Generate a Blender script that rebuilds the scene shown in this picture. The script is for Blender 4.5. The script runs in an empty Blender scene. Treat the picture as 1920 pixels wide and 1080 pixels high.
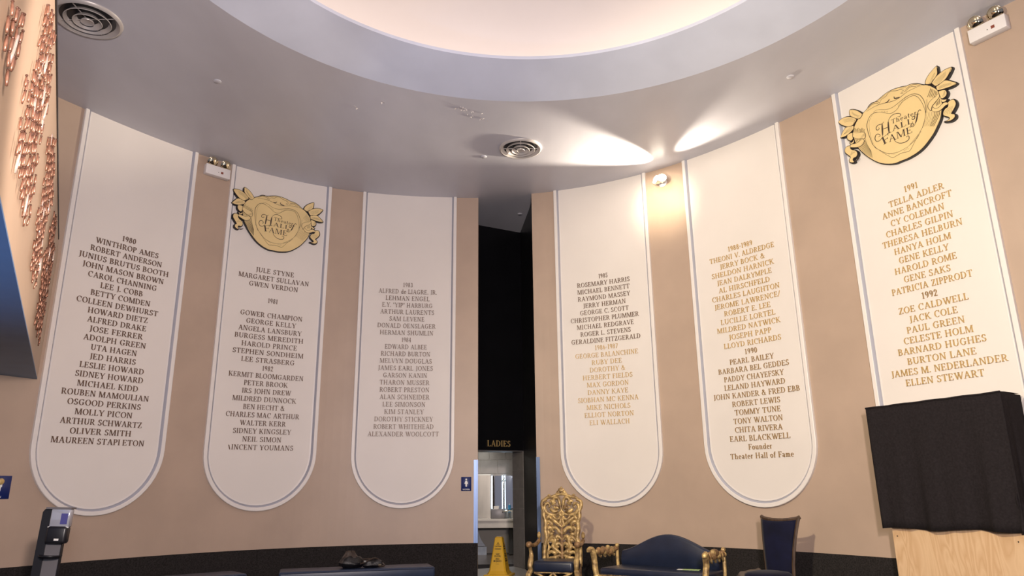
import bpy, bmesh, math, random, json
from mathutils import Vector, Matrix
PI = math.pi
random.seed(7)
SC = bpy.context.scene
COL = SC.collection

# ---------------------------------------------------------------- camera
EYE, HC = 1.55, 7.438          # eye height, ceiling height
cd = bpy.data.cameras.new('camera'); cam = bpy.data.objects.new('camera', cd); COL.objects.link(cam)
cd.sensor_width = 36.0; cd.lens = 1367.48 / 1920 * 36
cd.clip_start = 0.05; cd.clip_end = 200
cam.matrix_world = Matrix.Translation((0, 0, EYE)) @ Matrix.Rotation(PI/2 + math.radians(15.588), 4, 'X') @ Matrix.Rotation(math.radians(-0.63), 4, 'Z')
SC.camera = cam

# ---------------------------------------------------------------- light and exposure
w = bpy.data.worlds.new('world'); SC.world = w; w.use_nodes = True
bg = w.node_tree.nodes['Background']; bg.inputs[0].default_value = (0.74, 0.76, 0.98, 1); bg.inputs[1].default_value = 0.25
SC.view_settings.view_transform = 'Standard'; SC.view_settings.look = 'None'
SC.view_settings.exposure = 0.0; SC.view_settings.gamma = 1.0; SC.view_settings.use_curve_mapping = False

def aim(o, t):
    o.rotation_euler = (Vector(t) - o.location).to_track_quat('-Z', 'Y').to_euler()
def area(name, loc, target, power, color, size):
    d = bpy.data.lights.new(name, 'AREA'); d.energy = power; d.color = color; d.shape = 'DISK'; d.size = size
    o = bpy.data.objects.new(name, d); COL.objects.link(o); o.location = loc; aim(o, target); return o
def spot(name, loc, target, power, color, angle, blend=0.5, r=0.03):
    d = bpy.data.lights.new(name, 'SPOT'); d.energy = power; d.color = color; d.spot_size = math.radians(angle); d.spot_blend = blend
    d.shadow_soft_size = r
    o = bpy.data.objects.new(name, d); COL.objects.link(o); o.location = loc; aim(o, target); return o
WARM = (1.0, 0.74, 0.47)
spot('rotunda_key_lamp', (-1.2, 3.5, 5.0), (5.0, 10.4, 3.2), 2150, (1.0, 0.86, 0.585), 95, 0.9, 0.15)
area('lobby_fill_front', (0.9, -0.6, 3.2), (-3.0, 11.0, 4.0), 750, (1.0, 0.82, 0.73), 0.5)  # added fill near the camera, no fitting; lifts the left wall
area('ceiling_fill', (0.5, -1.5, 2.6), (-0.5, 8.5, 7.4), 330, (0.82, 0.83, 0.90), 1.0)  # added cool fill out of view, brightens the ceiling
spot('balcony_fill_spot', (4.2, 3.0, 4.4), (-3.7, 5.2, 4.1), 3800, (1.0, 0.86, 0.80), 27, 0.6, 0.15)  # unseen spot added to brighten only the balcony front
spot('blue_soffit_fill', (-4.6, 2.6, 0.5), (-4.3, 3.9, 3.1), 330, (0.40, 0.62, 1.0), 80, 0.7, 0.2)  # unseen blue source added below to tint the soffit
area('wash_room_light', (-0.9, 18.9, 2.7), (-0.9, 19.2, 0), 34, (1.0, 0.93, 0.82), 0.5)

# ---------------------------------------------------------------- helpers
def mat(name, color, rough=0.6, metal=0.0, var=0.0, scale=3.0, bump=0.0, bscale=60.0, spec=0.5, color2=None, emit=None, estr=0.0, coat=0.0, stretch=None, sheen=0.0):
    m = bpy.data.materials.new(name); m.use_nodes = True
    nt = m.node_tree; b = nt.nodes['Principled BSDF']
    b.inputs['Roughness'].default_value = rough; b.inputs['Metallic'].default_value = metal
    b.inputs['Specular IOR Level'].default_value = spec
    b.inputs['Coat Weight'].default_value = coat
    b.inputs['Sheen Weight'].default_value = sheen
    b.inputs['Base Color'].default_value = (*color, 1)
    tc = nt.nodes.new('ShaderNodeTexCoord'); mp = nt.nodes.new('ShaderNodeMapping')
    nt.links.new(tc.outputs['Object'], mp.inputs[0])
    if stretch: mp.inputs['Scale'].default_value = stretch
    if var > 0 or color2:
        n = nt.nodes.new('ShaderNodeTexNoise'); n.inputs['Scale'].default_value = scale; n.inputs['Detail'].default_value = 5
        nt.links.new(mp.outputs[0], n.inputs['Vector'])
        r = nt.nodes.new('ShaderNodeValToRGB')
        r.color_ramp.elements[0].position = 0.32; r.color_ramp.elements[1].position = 0.68
        c2 = color2 or tuple(c * (1 - var) for c in color)
        c1 = color if color2 else tuple(min(1, c * (1 + var * 0.5)) for c in color)
        r.color_ramp.elements[0].color = (*c2, 1); r.color_ramp.elements[1].color = (*c1, 1)
        nt.links.new(n.outputs['Fac'], r.inputs[0]); nt.links.new(r.outputs[0], b.inputs['Base Color'])
    if bump > 0:
        n2 = nt.nodes.new('ShaderNodeTexNoise'); n2.inputs['Scale'].default_value = bscale; n2.inputs['Detail'].default_value = 4
        nt.links.new(mp.outputs[0], n2.inputs['Vector'])
        bp = nt.nodes.new('ShaderNodeBump'); bp.inputs['Strength'].default_value = bump; bp.inputs['Distance'].default_value = 0.01
        nt.links.new(n2.outputs['Fac'], bp.inputs['Height']); nt.links.new(bp.outputs[0], b.inputs['Normal'])
    if emit:
        b.inputs['Emission Color'].default_value = (*emit, 1); b.inputs['Emission Strength'].default_value = estr
    return m
M = dict(
    beige=mat('beige_wall_paint', (0.445, 0.335, 0.265), 0.45, var=0.07, scale=1.3, bump=0.05, bscale=9),
    cream=mat('cream_panel_paint', (0.745, 0.70, 0.67), 0.5, var=0.03, scale=1.0, bump=0.04, bscale=7),
    groove=mat('groove_shade_paint', (0.40, 0.405, 0.47), 0.45, var=0.02, scale=4),  # shade of the recess, put into the colour as blue-grey
    coppers=mat('pale_copper', (0.85, 0.68, 0.60), 0.25, 0.6),
    mould=mat('white_moulding_paint', (0.77, 0.73, 0.71), 0.4, var=0.02, scale=4),
    ceil=mat('grey_plaster_ceiling', (0.55, 0.55, 0.615), 0.34, var=0.10, scale=0.9, bump=0.35, bscale=2.2, stretch=(1, 0.45, 1)),
    band=mat('dome_ring_paint', (0.60, 0.64, 0.765), 0.34, var=0.07, scale=1.2, bump=0.08, bscale=5),
    dome=mat('dome_white_paint', (0.76, 0.70, 0.67), 0.6, var=0.03, scale=0.8),
    dado=mat('black_carpet_dado', (0.026, 0.023, 0.023), 0.95, var=0.5, scale=55, bump=0.5, bscale=220, spec=0.15),
    floor=mat('dark_carpet_floor', (0.035, 0.03, 0.034), 0.95, var=0.3, scale=30, bump=0.2, bscale=200, spec=0.1),
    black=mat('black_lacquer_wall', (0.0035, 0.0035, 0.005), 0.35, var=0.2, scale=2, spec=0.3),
    blackp=mat('black_plastic', (0.012, 0.012, 0.016), 0.35),
    steel=mat('brushed_steel', (0.13, 0.18, 0.31), 0.38, 0.9, var=0.15, scale=3, stretch=(20, 20, 0.6)),
    chrome=mat('chrome', (0.85, 0.83, 0.78), 0.12, 1.0),
    bulb=mat('lamp_glass', (0.75, 0.66, 0.48), 0.08, 1.0),
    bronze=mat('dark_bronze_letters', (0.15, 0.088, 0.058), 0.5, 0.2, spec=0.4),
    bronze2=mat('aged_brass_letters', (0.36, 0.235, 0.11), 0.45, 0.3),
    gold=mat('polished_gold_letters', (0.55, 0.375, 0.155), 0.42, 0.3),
    plaqueg=mat('gold_plaque_face', (0.80, 0.61, 0.30), 0.42, 0.15, var=0.05, scale=3),
    plaqueb=mat('black_plaque_backing', (0.012, 0.010, 0.012), 0.5),
    plaquel=mat('dark_brown_engraving', (0.05, 0.03, 0.022), 0.6),
    gilt=mat('antique_gilt_wood', (0.68, 0.48, 0.20), 0.42, 0.3, scale=14, color2=(0.17, 0.105, 0.05), bump=0.5, bscale=42),
    gilt2=mat('worn_brown_gilt', (0.36, 0.21, 0.09), 0.5, 0.15, scale=12, color2=(0.10, 0.055, 0.03), bump=0.5, bscale=42),
    navy=mat('navy_leather', (0.011, 0.017, 0.040), 0.33, var=0.2, scale=5, bump=0.12, bscale=90, spec=0.6),
    velvet=mat('navy_velvet', (0.003, 0.004, 0.021), 0.8, var=0.3, scale=6, sheen=0.06, spec=0.2),
    bench=mat('blue_bench_leather', (0.020, 0.034, 0.075), 0.38, var=0.15, scale=4, bump=0.1, bscale=80),
    walnut=mat('dark_walnut', (0.10, 0.062, 0.04), 0.35, scale=6, color2=(0.045, 0.028, 0.02), stretch=(6, 6, 1)),
    cloth=mat('black_cloth', (0.017, 0.014, 0.016), 0.9, var=0.25, scale=40, bump=0.2, bscale=300, spec=0.15),
    vent=mat('vent_metal', (0.50, 0.47, 0.46), 0.38, 0.25),
    white=mat('white_plastic', (0.74, 0.71, 0.72), 0.4),
    copper=mat('copper_tube', (0.42, 0.22, 0.15), 0.32, 0.6, scale=25, color2=(0.26, 0.12, 0.08)),
    copperd=mat('copper_cap_dark', (0.10, 0.045, 0.03), 0.5, 0.4),
    balc=mat('balcony_beige', (0.60, 0.43, 0.29), 0.5, var=0.03, scale=2),
    soffit=mat('blue_soffit', (0.13, 0.23, 0.40), 0.5, var=0.08, scale=2.5, bump=0.05, bscale=12),
    yellow=mat('yellow_plastic', (0.68, 0.40, 0.03), 0.4, var=0.05, scale=6),
    ink=mat('black_ink', (0.02, 0.015, 0.01), 0.6),
    signb=mat('blue_sign', (0.010, 0.022, 0.13), 0.35),
    signw=mat('sign_white', (0.8, 0.8, 0.78), 0.5),
    tile=mat('grey_wall_tile', (0.20, 0.185, 0.175), 0.35, var=0.12, scale=7),
    grout=mat('tile_grout', (0.33, 0.31, 0.29), 0.8),
    counter=mat('stone_counter', (0.55, 0.50, 0.45), 0.3, var=0.08, scale=8),
    marble=mat('blue_grey_marble', (0.42, 0.46, 0.54), 0.25, scale=3, color2=(0.22, 0.26, 0.33)),
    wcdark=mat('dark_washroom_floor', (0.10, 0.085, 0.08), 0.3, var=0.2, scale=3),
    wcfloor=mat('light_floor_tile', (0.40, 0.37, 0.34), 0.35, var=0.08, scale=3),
    mirror=mat('mirror_glass', (0.8, 0.8, 0.78), 0.03, 1.0),
    led=mat('mirror_led', (0.8, 0.9, 1), 0.5, emit=(0.55, 0.78, 1.0), estr=5),
    brown=mat('dark_brown_leather', (0.045, 0.03, 0.022), 0.4, var=0.3, scale=20, bump=0.3, bscale=50),
    bagblk=mat('black_satin_fabric', (0.006, 0.006, 0.008), 0.4, var=0.3, scale=30, bump=0.5, bscale=60),
    red=mat('red_indicator', (0.22, 0.05, 0.03), 0.4),
    green=mat('green_leaflet', (0.22, 0.42, 0.08), 0.5, scale=30, color2=(0.6, 0.7, 0.4)),
    teal=mat('teal_soap', (0.02, 0.22, 0.45), 0.4),
    grey=mat('grey_blanket', (0.11, 0.085, 0.07), 0.9, var=0.4, scale=9, bump=0.5, bscale=30),
    silver=mat('silver_panel', (0.17, 0.16, 0.17), 0.4, 0.3),
    clear=mat('clear_window', (0.55, 0.57, 0.65), 0.08, 0.4),
    flake=mat('curled_paint', (0.62, 0.58, 0.57), 0.7),
)
def ply_mat():
    m = bpy.data.materials.new('birch_plywood'); m.use_nodes = True; nt = m.node_tree; b = nt.nodes['Principled BSDF']
    tc = nt.nodes.new('ShaderNodeTexCoord'); mp = nt.nodes.new('ShaderNodeMapping'); mp.inputs['Scale'].default_value = (1.6, 1.6, 0.35)
    n = nt.nodes.new('ShaderNodeTexNoise'); n.inputs['Scale'].default_value = 2.4; n.inputs['Detail'].default_value = 2; n.inputs['Distortion'].default_value = 1.2
    wv = nt.nodes.new('ShaderNodeMath'); wv.operation = 'MULTIPLY'; wv.inputs[1].default_value = 14
    fr = nt.nodes.new('ShaderNodeMath'); fr.operation = 'PINGPONG'; fr.inputs[1].default_value = 1
    r = nt.nodes.new('ShaderNodeValToRGB'); r.color_ramp.elements[0].color = (0.56, 0.36, 0.20, 1); r.color_ramp.elements[1].color = (0.66, 0.46, 0.28, 1)
    nt.links.new(tc.outputs['Object'], mp.inputs[0]); nt.links.new(mp.outputs[0], n.inputs['Vector']); nt.links.new(n.outputs['Fac'], wv.inputs[0])
    nt.links.new(wv.outputs[0], fr.inputs[0]); nt.links.new(fr.outputs[0], r.inputs[0]); nt.links.new(r.outputs[0], b.inputs['Base Color'])
    b.inputs['Roughness'].default_value = 0.5
    return m
M['ply'] = ply_mat()

class MB:
    def __init__(s): s.v = []; s.f = []; s.smooth = False
    def add(s, vs, fs):
        o = len(s.v); s.v += [tuple(v) for v in vs]; s.f += [tuple(i + o for i in f) for f in fs]; return s
    def box(s, a, b, T=None):
        x0, y0, z0 = a; x1, y1, z1 = b
        vs = [Vector(q) for q in ((x0,y0,z0),(x1,y0,z0),(x1,y1,z0),(x0,y1,z0),(x0,y0,z1),(x1,y0,z1),(x1,y1,z1),(x0,y1,z1))]
        if T: vs = [T @ v for v in vs]
        return s.add(vs, [(0,3,2,1),(4,5,6,7),(0,1,5,4),(1,2,6,5),(2,3,7,6),(3,0,4,7)])
    def prism(s, poly, fn, d0, d1, back=True):
        n = len(poly)
        ar = sum(poly[i][0]*poly[(i+1)%n][1] - poly[(i+1)%n][0]*poly[i][1] for i in range(n))
        if ar < 0: poly = poly[::-1]
        vs = [fn(x, y, d0) for x, y in poly] + [fn(x, y, d1) for x, y in poly]
        fs = [tuple(range(n, 2*n))] + [(i, (i+1) % n, n + (i+1) % n, n + i) for i in range(n)]
        if back: fs.append(tuple(range(n-1, -1, -1)))
        return s.add(vs, fs)
    def tube(s, pts, r, n=8, closed=False):
        pts = [Vector(p) for p in pts]; rs = r if isinstance(r, (list, tuple)) else [r]*len(pts)
        k = len(pts); ref = None; vs = []
        for i, p in enumerate(pts):
            a = pts[i-1] if (i > 0 or closed) else pts[i]; b = pts[(i+1) % k] if (i < k-1 or closed) else pts[i]
            t = (b - a).normalized() if (b - a).length > 1e-9 else Vector((0,0,1))
            if ref is None: ref = t.orthogonal().normalized()
            ref = (ref - t * ref.dot(t));
            ref = ref.normalized() if ref.length > 1e-6 else t.orthogonal().normalized()
            bn = t.cross(ref)
            vs += [p + (ref*math.cos(2*PI*j/n) + bn*math.sin(2*PI*j/n))*rs[i] for j in range(n)]
        fs = []
        for i in range(k if closed else k-1):
            for j in range(n):
                a = i*n + j; b = i*n + (j+1) % n; c = ((i+1) % k)*n + (j+1) % n; d = ((i+1) % k)*n + j
                fs.append((a, b, c, d))
        if not closed: fs += [tuple(range(n-1, -1, -1)), tuple(range((k-1)*n, k*n))]
        return s.add(vs, fs)
    def lathe(s, prof, n=24, T=None, cap=False):
        vs = [];
        for r, z in prof:
            vs += [Vector((r*math.cos(2*PI*j/n), r*math.sin(2*PI*j/n), z)) for j in range(n)]
        if T: vs = [T @ v for v in vs]
        fs = [(i*n+j, i*n+(j+1) % n, (i+1)*n+(j+1) % n, (i+1)*n+j) for i in range(len(prof)-1) for j in range(n)]
        if cap: fs += [tuple(range(n-1, -1, -1)), tuple(range((len(prof)-1)*n, len(prof)*n))]
        return s.add(vs, fs)
    def ball(s, c, r, sc=(1,1,1), n=10, m=6, T=None):
        vs = []; 
        for i in range(m+1):
            a = PI*i/m
            for j in range(n):
                b = 2*PI*j/n; vs.append(Vector((c[0]+r*sc[0]*math.sin(a)*math.cos(b), c[1]+r*sc[1]*math.sin(a)*math.sin(b), c[2]+r*sc[2]*math.cos(a))))
        if T: vs = [T @ v for v in vs]
        return s.add(vs, [(i*n+j, (i+1)*n+j, (i+1)*n+(j+1) % n, i*n+(j+1) % n) for i in range(m) for j in range(n)])
    def grid(s, fn, nu, nv):
        vs = [fn(i/nu, j/nv) for i in range(nu+1) for j in range(nv+1)]; k = nv+1
        return s.add(vs, [(i*k+j, (i+1)*k+j, (i+1)*k+j+1, i*k+j+1) for i in range(nu) for j in range(nv)])
    def mesh(s, name, m, smooth=False):
        me = bpy.data.meshes.new(name); me.from_pydata([tuple(v) for v in s.v], [], s.f)
        bm = bmesh.new(); bm.from_mesh(me)
        bmesh.ops.remove_doubles(bm, verts=bm.verts, dist=1e-5)
        bmesh.ops.recalc_face_normals(bm, faces=bm.faces)
        bm.to_mesh(me); bm.free()
        if m: me.materials.append(m)
        if smooth: me.shade_smooth() if hasattr(me, 'shade_smooth') else None
        return me
def obj(name, mb, m, parent=None, smooth=False, loc=None, angle=None):
    me = mb.mesh(name, m, smooth) if isinstance(mb, MB) else mb
    o = bpy.data.objects.new(name, me); COL.objects.link(o)
    if parent: o.parent = parent
    if loc: o.location = loc
    if smooth and isinstance(mb, MB):
        me.set_sharp_from_angle(angle=math.radians(angle or 40))
    return o
def rbox(name, size, loc, m, parent=None, r=0.03, seg=3, rot=None, taper=None):
    bm = bmesh.new(); bmesh.ops.create_cube(bm, size=1)
    for v in bm.verts:
        v.co = Vector((v.co.x*size[0], v.co.y*size[1], v.co.z*size[2]))
        if taper and v.co.z < 0: v.co.x *= taper; v.co.y *= taper
    bmesh.ops.bevel(bm, geom=bm.edges[:], offset=r, segments=seg, profile=0.5, affect='EDGES')
    me = bpy.data.meshes.new(name); bm.to_mesh(me); bm.free(); me.materials.append(m); me.shade_smooth(); me.set_sharp_from_angle(angle=math.radians(50))
    o = bpy.data.objects.new(name, me); COL.objects.link(o); o.location = loc
    if rot: o.rotation_euler = rot
    if parent: o.parent = parent
    return o
def thing(name, label, cat, loc=(0,0,0), rz=0, group=None, rot=None):
    o = bpy.data.objects.new(name, None); COL.objects.link(o); o.location = loc
    o.rotation_euler = rot or (0, 0, rz); o.empty_display_size = 0.1
    o['label'] = label; o['category'] = cat
    if group: o['group'] = group
    return o
def struct(name, mb, m, parent=None, smooth=False):
    o = obj(name, mb, m, parent, smooth)
    if not parent: o['kind'] = 'structure'
    return o

# ---------------------------------------------------------------- plan of the two curved walls
COEF = {0: [0.063787, -0.00019, -0.029164, -0.182731, -0.145614], 1: [0.064341, 0.008829, 0.037863, 0.08619, -0.122598]}
RNG = {0: (-2.76, -38.5), 1: (1.73, 41.0)}
PLAN = {}
for sd in (0, 1):
    a0, a1 = RNG[sd]; P = []
    for i in range(401):
        a = math.radians(a0 + (a1-a0)*i/400); d = 0.9/sum(c*a**k for k, c in enumerate(COEF[sd]))
        P.append(Vector((math.sin(a)*d, math.cos(a)*d)))
    t = (P[-1]-P[-2]).normalized(); e = P[-1]
    P += [e + t*0.1*k for k in range(1, 60)]
    S = [0]
    for i in range(1, len(P)): S.append(S[-1] + (P[i]-P[i-1]).length)
    PLAN[sd] = (P, S)
import bisect
def plan(sd, s):
    P, S = PLAN[sd]
    if s <= 0:
        t = (P[3]-P[0]).normalized(); return P[0] + t*s, t
    i = min(max(bisect.bisect_right(S, s)-1, 0), len(P)-2)
    f = (s-S[i])/(S[i+1]-S[i]); p = P[i].lerp(P[i+1], f)
    a = P[max(0, i-6)]; b = P[min(len(P)-1, i+7)]
    return p, (b-a).normalized()
def wp(sd, s, z, off=0.0):
    """point on wall sd at arclength s, height z, moved off metres into the room"""
    p, t = plan(sd, s); n = Vector((-t.y, t.x)) if sd == 0 else Vector((t.y, -t.x))
    if n.dot(Vector((0, 6)) - p) < 0: n = -n
    return Vector((p.x + n.x*off, p.y + n.y*off, z))
def wframe(sd, s, z, off=0.0):
    """local frame on the wall: x to the viewer's right, y up, z into the room"""
    o = wp(sd, s, z, off); n = (wp(sd, s, z, 1) - wp(sd, s, z, 0)).normalized()
    up = Vector((0, 0, 1)); x = up.cross(n)
    return Matrix.Translation(o) @ Matrix((x, up, n)).transposed().to_4x4()
def local_on_wall(sd, s0, z0):
    sg = -1 if sd == 0 else 1
    return lambda x, y, d: wp(sd, s0 + sg*x, z0 + y, d)
# ---------------------------------------------------------------- room shell
def wall_mb(sd, s0, s1, z0, z1, off0, off1, ds=0.15):
    mb = MB(); n = max(1, int((s1-s0)/ds)); 
    ring = []
    for i in range(n+1):
        s = s0 + (s1-s0)*i/n
        ring.append((wp(sd, s, z0, off0), wp(sd, s, z1, off0), wp(sd, s, z1, off1), wp(sd, s, z0, off1)))
    vs = [v for r in ring for v in r]; fs = [(0,1,2,3), tuple(4*n+k for k in (3,2,1,0))]
    for i in range(n):
        for k in range(4):
            fs.append((4*i+k, 4*i+(k+1) % 4, 4*(i+1)+(k+1) % 4, 4*(i+1)+k))
    return mb.add(vs, fs)
S_END = {0: 13.2, 1: 13.4}
struct('wall_left', wall_mb(0, 0, S_END[0], 0, HC, -0.22, 0.0), M['beige'])
struct('wall_right', wall_mb(1, 0, S_END[1], 0, HC, -0.22, 0.0), M['beige'])
struct('baseboard_left', wall_mb(0, 0.0, S_END[0], 0, 0.65, 0.001, 0.02), M['dado'])
struct('baseboard_right', wall_mb(1, 0.0, S_END[1], 0, 0.65, 0.001, 0.02), M['dado'])
struct('trim_1', wall_mb(0, -0.003, 0.075, 0.65, 2.133, 0.0005, 0.006, 0.05), M['steel'])
struct('trim_2', wall_mb(1, -0.003, 0.065, 0.0, 2.16, 0.021, 0.026, 0.05), M['steel'])
fl = MB().box((-14, -6, -0.1), (13, 17.2, 0)); struct('floor', fl, M['floor'])

# ceiling: a flat slab with the round opening, the sloping ring and the dome over it
CX, CY, RL, RT = 0.309, 5.782, 4.452, 3.675
c = MB(); N = 96; vs = []
def sqp(a, hx=(-13.5, 12.5), hy=(-6, 17.2)):
    dx, dy = math.cos(a), math.sin(a); t = 1e9
    if dx > 1e-9: t = min(t, (hx[1]-CX)/dx)
    if dx < -1e-9: t = min(t, (hx[0]-CX)/dx)
    if dy > 1e-9: t = min(t, (hy[1]-CY)/dy)
    if dy < -1e-9: t = min(t, (hy[0]-CY)/dy)
    return CX+dx*t, CY+dy*t
angs = sorted([2*PI*i/N for i in range(N)] + [math.atan2(y-CY, x-CX) % (2*PI) for x in (-13.5, 12.5) for y in (-6, 17.2)])
k = len(angs)
for z in (HC, HC+0.2):
    vs += [(CX+RL*math.cos(a), CY+RL*math.sin(a), z) for a in angs]
    vs += [(*sqp(a), z) for a in angs]
fs = []
for i in range(k):
    j = (i+1) % k
    fs += [(i, j, k+j, k+i), (2*k+i, 3*k+i, 3*k+j, 2*k+j), (k+i, k+j, 3*k+j, 3*k+i), (i, 2*k+i, 2*k+j, j)]
ceiling = struct('ceiling', MB().add(vs, fs), M['ceil'])
T = Matrix.Translation((CX, CY, 0))
ring = MB().lathe([(RL+0.0, HC), (RL-0.04, HC+0.012), (RT, HC+0.25), (RT, HC+0.30), (RT+0.03, HC+0.30), (RL-0.1, HC+0.22), (RL, HC+0.2)], 128, T)
struct('trim_3', ring, M['band'], smooth=True)
dome = MB().lathe([(RL+0.0, HC+0.2), (RL-0.02, HC+0.45), (RL-0.15, HC+0.75), (RL-0.5, HC+1.15), (RL-1.1, HC+1.5), (RL-2.0, HC+1.8), (RL-3.2, HC+1.98), (0.01, HC+2.05)], 96, T)
struct('ceiling_dome', dome, M['dome'], smooth=True)['kind'] = 'structure'
# cove lamp hidden on the ring: warm strip
cove = bpy.data.objects.new
cm = mat('cove_lamp', (1, 0.9, 0.75), 0.5, emit=(1.0, 0.83, 0.62), estr=2.4)
cl = obj('cove_lamp', MB().lathe([(4.05, HC+0.285), (4.12, HC+0.285), (4.12, HC+0.31), (4.05, HC+0.31), (4.05, HC+0.285)], 96, T), cm)
cl['label'] = 'warm glowing lamp strip hidden behind the ceiling ring under the dome'; cl['category'] = 'lamp'
flk = MB()
for (px, py), n, sp in (((-0.57, 10.63), 16, 0.10), ((-0.78, 10.42), 10, 0.05), ((-2.45, 10.32), 4, 0.03), ((-2.0, 10.2), 3, 0.04)):
    for i in range(n):
        a = random.uniform(0, 6.3); x = px + random.gauss(0, sp); y = py + random.gauss(0, sp)*0.7 + (x-px)*0.8; r = random.uniform(0.012, 0.035)
        flk.add([(x, y, HC-0.001), (x+r*math.cos(a), y+r*math.sin(a), HC-0.004), (x+r*math.cos(a)-r*0.8*math.sin(a), y+r*math.sin(a)+r*0.8*math.cos(a), HC-random.uniform(0.01, 0.03)), (x-r*math.sin(a), y+r*math.cos(a), HC-0.006)], [(0,1,2,3)])
fo = obj('peeling_paint', flk, M['flake'], ceiling); fo['kind'] = 'stuff'

# recess behind the gap, with the black wall, the washroom door and the room behind
U = Vector((0.872, 0.49, 0)); V = Vector((-0.49, 0.872, 0)); O = Vector((0.205, 16.245, 0))
def rp(a, b, z): return O + U*a + V*b + Vector((0, 0, z))
def rbx(a0, a1, b0, b1, z0, z1): 
    mb = MB(); vs = [rp(a, b, z) for z in (z0, z1) for a, b in ((a0,b0),(a1,b0),(a1,b1),(a0,b1))]
    return mb.add(vs, [(0,3,2,1),(4,5,6,7),(0,1,5,4),(1,2,6,5),(2,3,7,6),(3,0,4,7)])
bw = rbx(-1.62, 0.14, 0.0, 0.12, 2.40, HC); bw.add(*[(lambda m: (m.v, m.f))(rbx(-3.0, -1.62, 0.0, 0.12, 0, HC))][0])
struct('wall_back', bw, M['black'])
side = MB(); a = rp(0.0, 0, 0); e = wp(1, 0.0, 0, -0.22)
pts = [(a.x+0.004, a.y-0.002), (e.x+0.0, e.y+0.0), (e.x+0.5, e.y+0.1), (a.x+0.7, a.y+0.4)]
side.prism(pts, lambda x, y, d: Vector((x, y, d)), 0, HC)
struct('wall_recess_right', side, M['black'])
# right wall end face is beige, its side into the recess black
# door head and tiled reveal
struct('trim_4', rbx(-1.62, 0.0, -0.012, 0.5, 2.385, 2.40), M['silver'])
rv = struct('wall_reveal', rbx(0.0, 0.13, 0.004, 0.47, 0, 2.385), M['grout'])
tz = [2.385, 2.0, 1.6, 1.2, 0.8, 0.4, 0.0]
for i in range(6):
    obj('tile', rbx(-0.012, 0.004, -0.004 if 0 else 0.0, 0.465, tz[i+1]+0.006, tz[i]-0.004), M['tile'], rv)
# washroom
wr = MB().box((-4.2, 20.3, 0), (1.2, 20.42, 2.75)); wb = struct('wall_washroom_back', wr, M['grout'])
for r_ in range(2):
    for cidx in range(8):
        x0 = -3.2 + cidx*0.46 + (0.23 if r_ else 0)
        obj('tile', MB().box((x0+0.006, 20.285, 2.02+r_*0.36+0.006), (x0+0.454, 20.299, 2.02+(r_+1)*0.36-0.006)), M['tile'], wb)
for cidx in range(5):
    x0 = -1.9 + cidx*0.46
    obj('tile', MB().box((x0+0.006, 20.285, 1.62), (x0+0.454, 20.299, 2.01)), M['tile'], wb)
struct('wall_washroom_side', MB().box((0.35, 16.9, 0), (0.47, 20.3, 2.75)), M['tile'])
struct('ceiling_washroom', MB().box((-4.2, 17.21, 2.75), (1.2, 20.42, 2.85)), M['dome'])
struct('wall_washroom_left', MB().box((-4.2, 15.5, 0), (-4.08, 20.3, 2.75)), M['tile'])
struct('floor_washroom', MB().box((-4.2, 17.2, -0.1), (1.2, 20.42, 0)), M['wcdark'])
fw = struct('floor_threshold', rbx(-1.62, -0.012, 0.0, 0.46, 0.0, 0.004), M['wcfloor'])

rf = MB(); q0, q1, q2, q3 = rp(-2.4, -0.001, 0), rp(-0.004, -0.001, 0), Vector((0.36, 13.95, 0)), Vector((-2.5, 14.15, 0))
rf.prism([(q.x, q.y) for q in (q0, q1, q2, q3)], lambda x, y, d: Vector((x, y, d)), 0.0, 0.004)
struct('floor_recess', rf, M['wcfloor'])

# ---------------------------------------------------------------- memorial panels
PAN = {1: (0, 5.575, 7.535), 2: (0, 2.985, 4.935), 3: (0, 0.445, 2.36), 4: (1, 0.465, 2.395), 5: (1, 3.175, 5.135), 6: (1, 6.135, 8.11)}
ZB = 1.27
def arch(hw, zc, top, n=28):
    """open outline, top left -> bottom -> top right, local x about the middle"""
    o = [(-hw, top)] + [(-hw, zc + (top-zc)*(1-i/6)) for i in range(1, 6)]
    o += [(-hw*math.cos(PI*i/n), zc - hw*math.sin(PI*i/n)) for i in range(n+1)]
    o += [(hw, zc + (top-zc)*(i/6)) for i in range(1, 7)]
    return o
PLABEL = {1: 'cream arched name panel headed 1980, farthest left, beside the balcony', 2: 'cream arched name panel topped by a plaque, reading 1981 and 1982',
    3: 'cream arched name panel headed 1983, directly left of the doorway', 4: 'cream arched name panel headed 1985, directly right of the doorway',
    5: 'cream arched name panel headed 1988-1989, ending in the word Founder', 6: 'cream name panel headed 1991 under a plaque, above the black cloth'}
PANEL = {}
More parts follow.
